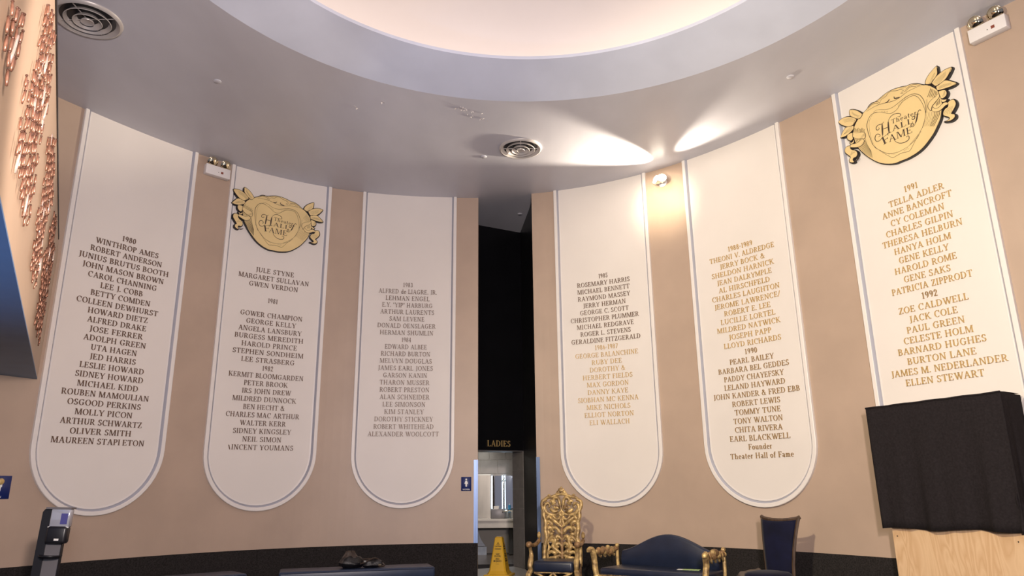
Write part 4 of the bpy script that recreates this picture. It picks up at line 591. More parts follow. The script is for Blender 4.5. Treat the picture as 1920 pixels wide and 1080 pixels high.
CLU = [[(8.79, 3.64), (8.61, 3.76), (8.55, 3.75), (8.36, 3.9), (8.21, 3.89), (8.07, 3.91), (8.03, 3.82), (8.15, 3.75), (8.15, 3.63), (8.26, 3.59), (8.23, 3.49), (8.34, 3.47)], [(7.24, 4.66), (7.11, 4.74), (7.07, 4.71), (6.76, 4.89), (6.49, 4.84), (6.56, 4.71), (6.2, 4.7), (6.14, 4.58), (5.99, 4.45), (6.2, 4.29), (6.21, 4.31), (6.17, 4.13), (6.1, 3.98), (5.82, 3.81), (5.99, 3.64), (5.84, 3.5), (6.33, 3.47), (6.49, 3.46), (6.64, 3.48), (7.27, 3.47), (7.58, 3.49), (7.57, 3.58), (7.41, 3.68), (7.44, 3.71), (7.17, 3.8), (7.41, 3.8), (7.56, 3.8), (7.62, 3.92), (7.48, 3.92), (7.34, 3.95), (7.37, 4.05), (7.28, 4.11), (7.3, 4.19), (7.12, 4.29), (7.22, 4.35), (7.17, 4.44), (7.34, 4.44), (7.38, 4.52)], [(5.09, 4.67), (4.54, 4.85), (4.35, 4.72), (3.71, 4.64), (3.63, 4.43), (4.0, 4.19), (3.96, 3.96), (3.94, 4.08), (3.93, 3.99), (3.85, 3.79), (4.01, 3.64), (3.91, 3.49), (4.43, 3.48), (5.06, 3.5), (5.02, 3.6), (5.01, 3.72), (4.96, 3.75), (5.14, 3.82), (5.17, 3.92), (5.06, 4.06), (5.03, 4.19), (4.99, 4.29), (5.01, 4.42), (5.29, 4.42), (5.36, 4.5)], [(3.01, 4.62), (2.37, 4.81), (2.21, 4.71), (2.23, 4.62), (1.71, 4.58), (1.54, 4.33), (1.71, 4.17), (1.54, 3.98), (1.65, 3.82), (1.65, 3.65), (1.71, 3.52), (1.43, 3.38), (2.25, 3.37), (3.12, 3.38), (3.0, 3.5), (2.97, 3.65), (3.13, 3.79), (3.19, 3.93), (3.32, 4.09), (2.92, 4.3), (3.05, 4.36), (3.14, 4.38), (3.08, 4.5)]]
def inside(P, x, y):
    c = False; n = len(P)
    for i in range(n):
        (x0, y0), (x1, y1) = P[i], P[(i+1) % n]
        if (y0 > y) != (y1 > y) and x < (x1-x0)*(y-y0)/(y1-y0)+x0: c = not c
    return c
def tube_mesh(h, r):
    mb = MB(); n = 7
    for i in range(2): pass
    ring = [(r*math.cos(2*PI*j/n), r*0.9*math.sin(2*PI*j/n)) for j in range(n)]
    k = 0.72
    vs = [(x*k, y*k, -h/2) for x, y in ring] + [(x, y, -h*0.2) for x, y in ring] + [(x, y, h*0.15) for x, y in ring] + [(x*k, y*k, h/2) for x, y in ring]
    fs = [(i*n+j, i*n+(j+1) % n, (i+1)*n+(j+1) % n, (i+1)*n+j) for i in range(3) for j in range(n)] + [tuple(range(n-1, -1, -1)), tuple(range(3*n, 4*n))]
    mb.add(vs, fs); return mb
TM = [tube_mesh(h, 0.0085).mesh('copper_tube', M['copper'], True) for h in (0.062, 0.074, 0.085)]
TL = tube_mesh(0.16, 0.010).mesh('copper_tube', M['coppers'], True)
CAPM = MB().ball((0, 0, 0), 0.0085, n=6, m=4).mesh('cap', M['copperd'])
CLAB = ['copper tube cluster on the balcony front, cut by the left picture edge', 'second copper tube cluster along the balcony front, widest in view', 'third copper tube cluster along the balcony front, before the wall', 'last copper tube cluster on the balcony front, next to the 1980 panel']
for ci, P in enumerate(CLU):
    t = thing('copper_wall_sculpture', CLAB[ci], 'sculpture', group='copper clusters on the balcony front')
    xs = [p[0] for p in P]; ys = [p[1] for p in P]
    x = min(xs); col = 0; cnt = 0
    while x < max(xs):
        z = min(ys) + (0.035 if col % 2 else 0)
        while z < max(ys)+0.05:
            if inside(P, x, z) and random.random() < 0.95:
                o = bpy.data.objects.new('copper_tube', TL if random.random() < 0.03 else random.choice(TM)); COL.objects.link(o); o.parent = t
                o.location = bp(x+random.uniform(-0.008, 0.008), -0.012-random.uniform(0, 0.022), z+random.uniform(-0.012, 0.012)); o.rotation_euler = (random.uniform(-0.1, 0.1), random.uniform(-0.1, 0.1), random.uniform(0, 3))
                c = bpy.data.objects.new('cap', CAPM); COL.objects.link(c); c.parent = o; c.location = (0, 0, 0.041)
                cnt += 1
            z += 0.083
        x += 0.098; col += 1

# ---------------------------------------------------------------- fixtures
def frame_thing(name, label, cat, Mx, group=None):
    t = thing(name, label, cat, group=group); t.matrix_world = Mx; return t
def emergency(sd, s, z, label):
    t = frame_thing('emergency_light', label, 'emergency light', wframe(sd, s, z, 0.0), 'twin-head emergency lights')
    rbox('housing', (0.445, 0.185, 0.115), (0, 0, 0.06), M['white'], t, 0.006, 2)
    obj('indicator', MB().box((0.05, -0.035, 0.117), (0.092, 0.005, 0.121)), M['red'], t)
    obj('button', MB().lathe([(0.0, 0.004), (0.006, 0.003), (0.007, 0)], 8, Matrix.Translation((0.005, -0.02, 0.118))), M['blackp'], t)
    for x in (-0.115, 0.125):
        T = Matrix.Translation((x, 0.165, 0.085)) @ Matrix.Rotation(math.radians(28), 4, 'X')
        h = obj('lamp_head', MB().lathe([(0.0, -0.07), (0.04, -0.062), (0.075, -0.03), (0.09, 0.01), (0.093, 0.025), (0.088, 0.028)], 20, T), M['bulb'], t, smooth=True)
        obj('lens', MB().lathe([(0.088, 0.026), (0.07, 0.043), (0.04, 0.055), (0.0, 0.06)], 20, T), M['bulb'], h, smooth=True)
        obj('neck', MB().tube([(x, 0.085, 0.06), (x, 0.11, 0.06)], 0.018, 8), M['white'], t)
emergency(0, 5.215, 7.178, 'emergency light with two round heads, above the gap between the 1980 and 1981 panels')
emergency(1, 8.45, 7.18, 'emergency light with two round heads, top corner beyond the 1991 panel')

# lit wall lamp
t = frame_thing('wall_spotlight', 'round lit wall lamp glowing beside the 1985 panel, near the ceiling', 'lamp', wframe(1, 2.74, 7.14, 0.0))
obj('wall_plate', MB().lathe([(0.0, 0.0), (0.085, 0.0), (0.085, 0.018), (0.07, 0.028), (0.0, 0.03)], 20), M['white'], t, smooth=True)
obj('bracket', MB().tube([(0, 0, 0.02), (0, 0.0, 0.09), (0, 0.02, 0.11)], 0.02, 8), M['white'], t)
lens_m = mat('lit_lamp_lens', (1, 0.95, 0.85), 0.4, emit=(1.0, 0.90, 0.74), estr=14)
for x, an in ((-0.045, -30), (0.05, 28)):
    T = Matrix.Translation((x, 0.02, 0.14)) @ Matrix.Rotation(math.radians(an), 4, 'Y') @ Matrix.Rotation(math.radians(-12), 4, 'X')
    h = obj('lamp_head', MB().lathe([(0.0, -0.075), (0.035, -0.07), (0.07, -0.03), (0.088, 0.02), (0.09, 0.04), (0.084, 0.042)], 20, T), M['chrome'], t, smooth=True)
    obj('lens', MB().lathe([(0.084, 0.040), (0.06, 0.054), (0.0, 0.06)], 20, T), lens_m, h, smooth=True)
hp = wp(1, 2.86, 7.16, 0.24); hq = wp(1, 2.80, 7.16, 0.26)
spot('wall_lamp_beam', hp, (0.95, 11.75, 7.85), 1400, (1.0, 0.86, 0.66), 56, 0.5, 0.05)
spot('wall_lamp_beam', hq, (4.1, 9.8, 7.66), 850, (1.0, 0.86, 0.66), 34, 0.9, 0.05)

spot('wall_glow_fill', wp(1, 2.74, 7.0, 1.0), wp(1, 2.74, 6.75, 0.0), 110, (1.0, 0.80, 0.52), 80, 1.0, 0.1)  # added spot facing the wall, imitates the lamp's warm spill
# round air vents in the ceiling
def vent(x, y, R, label):
    t = thing('ceiling_vent', label, 'vent', (x, y, HC), group='round ceiling vents')
    obj('flange', MB().lathe([(R*1.0, 0.0), (R*1.02, -0.012), (R*0.99, -0.035), (R*0.93, -0.045), (R*0.88, -0.03), (R*0.80, 0.0)], 48), M['vent'], t, smooth=True)
    for k, (r, dz) in enumerate(((0.66, -0.045), (0.40, -0.055))):
        obj('cone_ring', MB().lathe([(R*r, dz), (R*(r+0.015), dz-0.006), (R*(r+0.03), dz), (R*(r-0.06), dz+0.05), (R*(r-0.14), dz+0.075), (R*(r-0.15), dz+0.07), (R*(r-0.07), dz+0.045), (R*r, dz)], 48), M['vent'], t, smooth=True)
    obj('centre_disc', MB().lathe([(0.0, -0.052), (R*0.16, -0.052), (R*0.185, -0.06), (R*0.195, -0.052), (R*0.17, -0.03), (0.0, -0.025)], 32), M['vent'], t, smooth=True)
    obj('duct', MB().lathe([(R*0.82, -0.002), (R*0.5, -0.0015), (0.0, -0.001)], 48), M['blackp'], t)
    obj('spoke', MB().box((-R*0.85, -0.006, -0.02), (R*0.85, 0.006, -0.012)).box((-0.006, -R*0.85, -0.02), (0.006, R*0.85, -0.012)), M['vent'], t)
vent(-5.39, 8.05, 0.40, 'large round ceiling vent with concentric rings, beside the balcony top')
vent(0.18, 11.83, 0.375, 'round ceiling vent with concentric rings, above the gap with the doorway')
for x, y, l in ((-4.32, 9.55, 'small round ceiling cap between the first vent and the dome'), (4.17, 9.60, 'small round ceiling cap above the 1988-1989 panel'), (-0.49, 12.17, 'small round ceiling cap just left of the central vent'), (0.19, 15.04, 'small round ceiling cap inside the recess above the doorway')):
    o = obj('sprinkler_cap', MB().lathe([(0.0, -0.014), (0.045, -0.014), (0.055, -0.008), (0.055, 0.0)], 20), M['ceil'], None, smooth=True, loc=(x, y, HC))
    o['label'] = l; o['category'] = 'cap'; o['group'] = 'small ceiling caps'

# ---------------------------------------------------------------- flat sans lettering from the built-in font
def sans(txt, size, m, parent, loc, rot=(0, 0, 0), depth=0.002, name='lettering', spacing=1.0, sx=1.0, bold=0.0):
    cu = bpy.data.curves.new('t', 'FONT'); cu.body = txt; cu.size = size; cu.align_x = 'CENTER'; cu.align_y = 'CENTER'; cu.extrude = depth/2; cu.space_line = spacing; cu.resolution_u = 3
    cu.offset = bold
    tmp = bpy.data.objects.new('t', cu); COL.objects.link(tmp)
    dg = bpy.context.evaluated_depsgraph_get(); me = bpy.data.meshes.new_from_object(tmp.evaluated_get(dg))
    bpy.data.objects.remove(tmp); bpy.data.curves.remove(cu); me.name = name
    me.materials.clear(); me.materials.append(m)
    o = bpy.data.objects.new(name, me); COL.objects.link(o); o.parent = parent; o.location = loc; o.rotation_euler = rot; o.scale.x = sx
    return o
def sign(sd, s, z, w_, h_, word, label, woman):
    t = frame_thing('restroom_sign', label, 'sign', wframe(sd, s, z, 0.001), 'blue restroom signs')
    rbox('plate', (w_, h_, 0.008), (0, 0, 0.005), M['signb'], t, 0.003, 1)
    I = lambda x, y, d: Vector((x, y, d))
    fig = MB().prism([(0.016*math.cos(a*PI/6), 0.082+0.016*math.sin(a*PI/6)) for a in range(12)], I, 0.009, 0.011)
    if woman: fig.prism([(-0.012, 0.06), (0.012, 0.06), (0.034, 0.005), (0.014, 0.0), (0.012, -0.05), (-0.012, -0.05), (-0.014, 0.0), (-0.034, 0.005)], I, 0.009, 0.011)
    else: fig.prism([(-0.026, 0.06), (0.026, 0.06), (0.026, 0.005), (0.014, 0.0), (0.012, -0.05), (-0.012, -0.05), (-0.014, 0.0), (-0.026, 0.005)], I, 0.009, 0.011)
    obj('pictogram', fig, M['signw'], t)
    sans(word, 0.034, M['signw'], t, (0, -h_/2+0.028, 0.010))
    if not woman:
        obj('gold_disc', MB().lathe([(0.0, 0.022), (0.03, 0.02), (0.042, 0.010), (0.042, 0)], 20, Matrix.Translation((0.0, 0.075, 0.01))), M['gilt'], t, smooth=True)
sign(0, 0.215, 1.695, 0.19, 0.255, 'WOMEN', 'blue restroom sign with a white figure, just left of the doorway', True)
sign(0, 7.83, 1.675, 0.27, 0.30, 'MEN', 'blue restroom sign cut by the left picture edge, under the balcony', False)

# LADIES in raised serif letters over the door
t = thing('door_lettering', 'raised brass word LADIES on the black wall over the doorway', 'lettering')
base = rp(-0.885, -0.004, 2.48); nn = -V
Fm = Matrix.Translation(base) @ Matrix((U, Vector((0, 0, 1)), nn)).transposed().to_4x4()
Ls, tot = widths('LADIES'); kx = 0.56/tot
for key, x in Ls:
    o = bpy.data.objects.new('letter', letter_mesh(key, 'gold')); COL.objects.link(o); o.parent = t
    o.matrix_world = Fm @ Matrix.Translation((x*kx, 0, 0)) @ Matrix.Diagonal((kx, 0.125, 0.12, 1))

# ---------------------------------------------------------------- washroom contents
t = thing('vanity', 'stone washroom counter seen through the doorway', 'counter', (-1.0, 19.95, 0))
obj('countertop', MB().box((-1.6, -0.42, 0.83), (1.33, 0.34, 0.87)), M['counter'], t)
obj('front_panel', MB().box((-1.6, -0.40, 0.66), (1.33, -0.36, 0.83)), M['counter'], t)
obj('bracket', MB().prism([(-0.42, 0.02), (-0.20, 0.66), (0.30, 0.66), (0.30, 0.30), (0.20, 0.02)], lambda x, y, d: Vector((d, x, y)), 0.85, 0.95), M['blackp'], t)
obj('leg', MB().box((-1.6, 0.1, 0.0), (-1.45, 0.3, 0.66)), M['blackp'], t)
st = thing('marble_slab', 'blue-grey marble slab leaning under the washroom counter', 'slab', (-1.0, 19.75, 0))
obj('slab', MB().prism([(-0.3, 0.21), (0.10, 0.21), (-0.02, 0.38), (-0.12, 0.66), (-0.3, 0.66)], lambda x, y, d: Vector((x+0.15, d, y)), 0.0, 0.03), M['marble'], st)
obj('base', MB().box((-0.2, -0.03, 0.0), (0.28, 0.0, 0.2)), M['marble'], st)
obj('black_strip', MB().prism([(-0.01, 0.21), (0.05, 0.21), (-0.06, 0.66), (-0.12, 0.66)], lambda x, y, d: Vector((x+0.0, d, y)), -0.004, 0.0), M['ink'], st)
t = thing('wall_mirror', 'tall mirror lit white at its edges, beside the washroom pipe', 'mirror', (-0.42, 20.27, 0), group='lit washroom mirrors')
def lit_mirror(x0, x1, t):
    obj('glass', MB().box((x0, -0.02, 1.12), (x1, 0.0, 1.96)), M['mirror'], t)
    obj('light_strip', MB().box((x0-0.018, -0.03, 1.12), (x0+0.008, 0.0, 1.96)), M['led'], t)
    obj('light_strip', MB().box((x1-0.008, -0.03, 1.12), (x1+0.018, 0.0, 1.96)), M['led'], t)
lit_mirror(-0.17, 0.10, t); t['label'] = 'narrow lit mirror left of the steel pipe in the washroom'
t = thing('wall_mirror', 'narrow lit mirror right of the steel pipe in the washroom', 'mirror', (-0.42, 20.27, 0), group='lit washroom mirrors')
lit_mirror(0.18, 0.45, t)
t = thing('steel_pipe', 'upright dark steel pipe between the lit mirrors', 'pipe', (-0.28, 20.2, 0.87))
obj('tube', MB().tube([(0, 0, 0), (0, 0, 1.05)], 0.028, 12), M['chrome'], t, smooth=True)
obj('collar', MB().lathe([(0.03, 0.93), (0.07, 0.94), (0.07, 0.97), (0.03, 0.99)], 16), M['chrome'], t, smooth=True)
t = thing('wash_mirror', 'washroom wall mirror above the counter, its reflection painted pale', 'panel', (-0.95, 20.26, 0.87))
obj('sheet', MB().box((-1.4, 0.0, 0.0), (0.32, 0.02, 1.11)), mat('mirror_reflection_paint', (0.21, 0.195, 0.17), 0.3, 0.6, var=0.15, scale=2, stretch=(3, 3, 0.5)), t)  # pale metal tone painted in place of the mirror's reflection
obj('edge', MB().box((-1.4, -0.01, 1.11), (0.32, 0.02, 1.13)), M['signw'], t)
t = thing('towel_dispenser', 'boxy steel dispenser standing on the washroom counter', 'dispenser', (-0.46, 20.05, 0.87))
rbox('body', (0.36, 0.2, 0.24), (0.03, 0, 0.12), M['silver'], t, 0.01, 2)
obj('lid', MB().box((-0.08, -0.06, 0.24), (0.05, 0.06, 0.31)), M['counter'], t)
t = thing('faucet', 'chrome faucet over the washroom counter', 'faucet', (-0.13, 19.85, 0.87))
obj('body', MB().tube([(0, 0, 0), (0, 0, 0.16)], 0.03, 10), M['chrome'], t, smooth=True)
obj('spout', MB().tube([(0.08, 0, 0.19), (0, 0, 0.20), (-0.16, 0, 0.19), (-0.17, 0, 0.15)], 0.025, 10), M['chrome'], t, smooth=True)
t = thing('soap_bottle', 'small teal soap bottle behind the chrome faucet', 'bottle', (-0.13, 20.05, 0.87))
obj('body', MB().lathe([(0.0, 0.0), (0.035, 0.0), (0.035, 0.32), (0.03, 0.34), (0.0, 0.34)], 12), M['teal'], t, smooth=True)
obj('cap', MB().lathe([(0.012, 0.34), (0.012, 0.37), (0.0, 0.37)], 10), M['white'], t)

# ---------------------------------------------------------------- caution cone
def cone():
    t = thing('caution_cone', 'tall yellow caution cone on the floor of the doorway', 'cone', (-0.30, 14.86, 0.0045), math.radians(-14))
    prof = [(0.245, 0.0, 0.035), (0.20, 0.045, 0.02), (0.165, 0.10, 0.01), (0.07, 0.69, 0.01), (0.05, 0.71, 0.012)]
    mb = MB(); vs = []
    for r, z, _ in prof:
        c = r*0.18; vs += [(r-c,-r,z),(r,-r+c,z),(r,r-c,z),(r-c,r,z),(-r+c,r,z),(-r,r-c,z),(-r,-r+c,z),(-r+c,-r,z)]
    fs = [(i*8+j, i*8+(j+1) % 8, (i+1)*8+(j+1) % 8, (i+1)*8+j) for i in range(4) for j in range(8)] + [tuple(range(7, -1, -1)), tuple(range(32, 40))]
    obj('body', mb.add(vs, fs), M['yellow'], t)
    rbox('foot', (0.50, 0.50, 0.04), (0, 0, 0.02), M['yellow'], t, 0.015, 2)
    tilt = math.atan2(0.095, 0.59)
    for face in range(4):
        Rz = Matrix.Rotation(face*PI/2, 4, 'Z')
        for txt, z, sz_ in (('CAUTION', 0.535, 0.036), ('CUIDADO', 0.49, 0.034), ('WET', 0.395, 0.036), ('FLOOR', 0.36, 0.038), ('PISO', 0.31, 0.036), ('MOJADO', 0.275, 0.038), ('____', 0.235, 0.03)):
            r = 0.165 - (z-0.10)/0.59*0.095
            o = sans(txt, sz_*(0.88 if z > 0.4 else 1.1), M['ink'], t, (0, 0, 0), name='lettering', bold=0.0012)
            o.matrix_local = Rz @ Matrix.Translation((0, -r-0.0015, z)) @ Matrix.Rotation(PI/2 - tilt, 4, 'X') @ Matrix.Diagonal((0.9, 1, 1, 1))
        tri = MB(); r = 0.165 - (0.585-0.10)/0.59*0.095
        Tt = Rz @ Matrix.Translation((0, -r-0.0015, 0.585)) @ Matrix.Rotation(PI/2 - tilt, 4, 'X')
        for a, b in (((-0.026, -0.02), (0, 0.026)), ((0, 0.026), (0.026, -0.02)), ((0.026, -0.02), (-0.026, -0.02)), ((0, 0.012), (0, -0.008))):
            tri.tube([Tt @ Vector((*a, 0)), Tt @ Vector((*b, 0))], 0.0035, 4)
        obj('warning_triangle', tri, M['ink'], t)
cone()

# ---------------------------------------------------------------- carved gilt furniture
def spiral(cx, cz, r0, a0, turns, sgn=1, r1=0.15, n=14, y=0.0):
    return [(cx + r0*(1-(1-r1)*i/n)*math.cos(a0+sgn*2*PI*turns*i/n), y, cz + r0*(1-(1-r1)*i/n)*math.sin(a0+sgn*2*PI*turns*i/n)) for i in range(n+1)]
def sm3(P, k=4):
    n = len(P); o = []
    for i in range(n-1):
        p0, p1, p2, p3 = P[max(0, i-1)], P[i], P[i+1], P[min(n-1, i+2)]
        for j in range(k):
            t = j/k; o.append(tuple(0.5*(2*p1[c]+(p2[c]-p0[c])*t+(2*p0[c]-5*p1[c]+4*p2[c]-p3[c])*t*t+(3*p1[c]-p0[c]-3*p2[c]+p3[c])*t**3) for c in range(3)))
    o.append(tuple(P[-1])); return o
def taper(n, r0, rm, r1): return [r0+(rm-r0)*min(1, 2*i/n) if i < n/2 else rm+(r1-rm)*(2*i/n-1) for i in range(n)]
def scr(parent, P, r0=0.010, rm=0.020, r1=0.007, mirror=True, m='gilt', name='scroll'):
    P = sm3(P, 3)
    for sg in ((1, -1) if mirror else (1,)):
        Q = [(sg*p[0], p[1], p[2]) for p in P]
        obj(name, MB().tube(Q, taper(len(Q), r0, rm, r1), 6), M[m], parent, smooth=True, angle=80)

def throne():
    t = thing('throne_chair', 'tall carved gilt throne with a navy leather seat, directly right of the doorway', 'chair', (0.66, 12.28, 0), math.atan2(-0.24, 0.63)+math.radians(4))
    # local: x right, -y towards the front; seat 0.64 wide
    rbox('seat', (0.64, 0.58, 0.17), (0, 0.02, 0.415), M['navy'], t, 0.045, 4)
    k = lambda px, py: ((px-592)/654*1.02, 0.33, 1.635-(py-72)/654*1.005)
    fr = bpy.data.objects.new('back', None); COL.objects.link(fr); fr.parent = t
    fr.rotation_euler = (math.radians(-3), 0, 0); fr.location = (0.0, 0.03, 0)
    # outer rail, both sides
    P = [k(*q) for q in ((405,880),(400,830),(400,700),(428,600),(412,520),(418,440),(398,380),(398,320),(378,275),(382,225),(430,200))]
    scr(fr, P, 0.04, 0.038, 0.026, name='side_rail')
    scr(fr, [k(*q) for q in ((440,880),(436,760),(450,700),(440,640))], 0.02, 0.024, 0.008, name='side_rail')
    scr(fr, [k(*q) for q in ((385,225),(430,188),(480,178),(520,165),(560,150),(592,148))], 0.026, 0.028, 0.022, name='crest_rail')
    scr(fr, [k(*q) for q in ((455,178),(445,165),(455,155),(470,165),(462,176))], 0.012, 0.016, 0.01)
    for px, py, r in ((592,112,0.045),(560,130,0.035),(625,130,0.035),(592,80,0.02),(575,100,0.026),(610,100,0.026),(540,148,0.024),(645,148,0.024),(520,158,0.018),(665,158,0.018),(592,135,0.03)):
        obj('crest_flower', MB().ball(k(px, py), r, (1, 0.7, 1), 8, 6), M['gilt'], fr, smooth=True)
    for px, py in ((458,178),(728,176)):
        obj('finial', MB().ball(k(px, py), 0.028, (1, 0.8, 1), 8, 6), M['gilt2'], fr, smooth=True)
    # openwork
    cs = [((592,830),(592,700),(592,560),(592,440),(592,330)), ]
    scr(fr, [k(*q) for q in cs[0]], 0.03, 0.026, 0.016, mirror=False, m='gilt2', name='stem')
    C = [[(592,320),(575,255),(560,200),(530,185),(508,205),(515,235),(535,240)],
         [(592,320),(560,350),(510,368),(455,355),(420,330),(400,290),(420,250),(450,245),(462,270),(445,290)],
         [(592,490),(560,460),(520,430),(470,395),(440,375)], [(592,560),(560,520),(520,495),(490,500),(485,530),(510,540)],
         [(592,620),(565,590),(540,580),(525,600),(540,620),(555,608)], [(592,690),(570,660),(545,655),(530,675),(545,695),(560,684)],
         [(590,760),(560,745),(530,720),(500,700),(495,670),(515,665),(522,685)],
         [(430,640),(470,600),(500,590),(520,620),(510,660),(480,690),(450,700)], [(430,600),(450,560),(440,520),(460,490),(480,510),(465,530)],
         [(420,440),(450,430),(480,450),(490,480)], [(500,370),(520,400),(550,410),(575,390),(560,375)],
         [(440,760),(470,740),(500,745),(520,760),(505,775)], [(592,790),(560,780),(530,790),(500,800),(470,800),(440,815)],
         [(450,560),(480,560),(495,545)], [(400,400),(430,400),(450,380),(470,370)], [(520,300),(545,290),(565,305)], [(470,300),(490,320),(520,330),(550,325)],
         [(560,480),(575,440),(585,400)], [(540,500),(560,530),(580,560)], [(470,640),(480,620),(495,630),(490,650)],
         [(592,380),(575,360),(560,345)], [(545,760),(535,735),(545,720)], [(470,230),(490,215),(500,240),(490,265)]]
    for c in C: scr(fr, [k(*q) for q in c], 0.024, 0.036, 0.013)
    for px, py, r in ((530,265,.018),(552,278,.018),(540,300,.017),(518,285,.016),(560,255,.014),(545,320,.013),(468,462,.024),(448,455,.015),(470,440,.015),(500,285,.013),(440,520,.015),(592,270,.016),(455,600,.012),(512,250,.013)):
        for sg in (1, -1):
            q = k(px, py); obj('fruit', MB().ball((sg*q[0], q[1]-0.01, q[2]), r, (1, 0.8, 1), 8, 5), M['gilt2' if r > .016 else 'gilt'], fr, smooth=True)
    for i in range(9):   # leaf fan along the bottom
        x = -0.19 + i*0.0475
        obj('leaf', MB().tube([(x, 0.33, 0.44), (x*1.08, 0.31, 0.49), (x*1.16+0.01*(1 if x > 0 else -1), 0.30, 0.525)], [0.014, 0.022, 0.006], 6), M['gilt'], fr, smooth=True)
    # arms
    for sg in (-1, 1):
        X = 0.37*sg
        a = obj('arm', MB().tube(sm3([(X, 0.33, 0.77), (X, 0.18, 0.73), (X*1.02, -0.02, 0.715), (X*1.04, -0.16, 0.73)]), 0.032, 8), M['gilt2'], t, smooth=True)
        obj('arm_scroll', MB().ball((X*1.05, -0.22, 0.74), 0.055, (1, 1, 0.9), 12, 8), M['gilt2'], a, smooth=True)
        obj('arm_cap', MB().ball((X, 0.33, 0.85), 0.045, (0.7, 0.8, 1.3), 8, 6), M['gilt'], a, smooth=True)
        P = sm3([(X*1.03, -0.20, 0.71), (X*1.0, -0.17, 0.60), (X*0.99, -0.22, 0.50), (X*1.0, -0.25, 0.42), (X*0.98, -0.22, 0.36)])
        obj('arm_post', MB().tube(P, taper(len(P), 0.022, 0.044, 0.03), 8), M['gilt'], t, smooth=True)
        P = sm3([(X*0.98, -0.23, 0.36), (X*1.06, -0.29, 0.28), (X*1.0, -0.27, 0.15), (X*0.98, -0.27, 0.07), (X*1.05, -0.32, 0.0)])
        obj('leg', MB().tube([(p[0], p[1], max(p[2], 0.02)) for p in P], taper(len(P), 0.04, 0.05, 0.024), 8), M['gilt'], t, smooth=True)
        P = [(X*0.82, 0.30, 0.42), (X*0.82, 0.32, 0.2), (X*0.86, 0.36, 0.015)]
        obj('leg', MB().tube(P, [0.032, 0.026, 0.022], 8), M['gilt2'], t, smooth=True)
    for sg in (1, -1):
        scr(t, [(0.0, -0.26, 0.335), (0.06*sg, -0.27, 0.27), (0.13*sg, -0.27, 0.25), (0.19*sg, -0.27, 0.29), (0.30*sg, -0.26, 0.33)], 0.02, 0.024, 0.014, mirror=False, name='apron_scroll')
    obj('apron', MB().box((-0.30, -0.25, 0.325), (0.30, -0.225, 0.35)), M['gilt'], t)
    return t
throne()

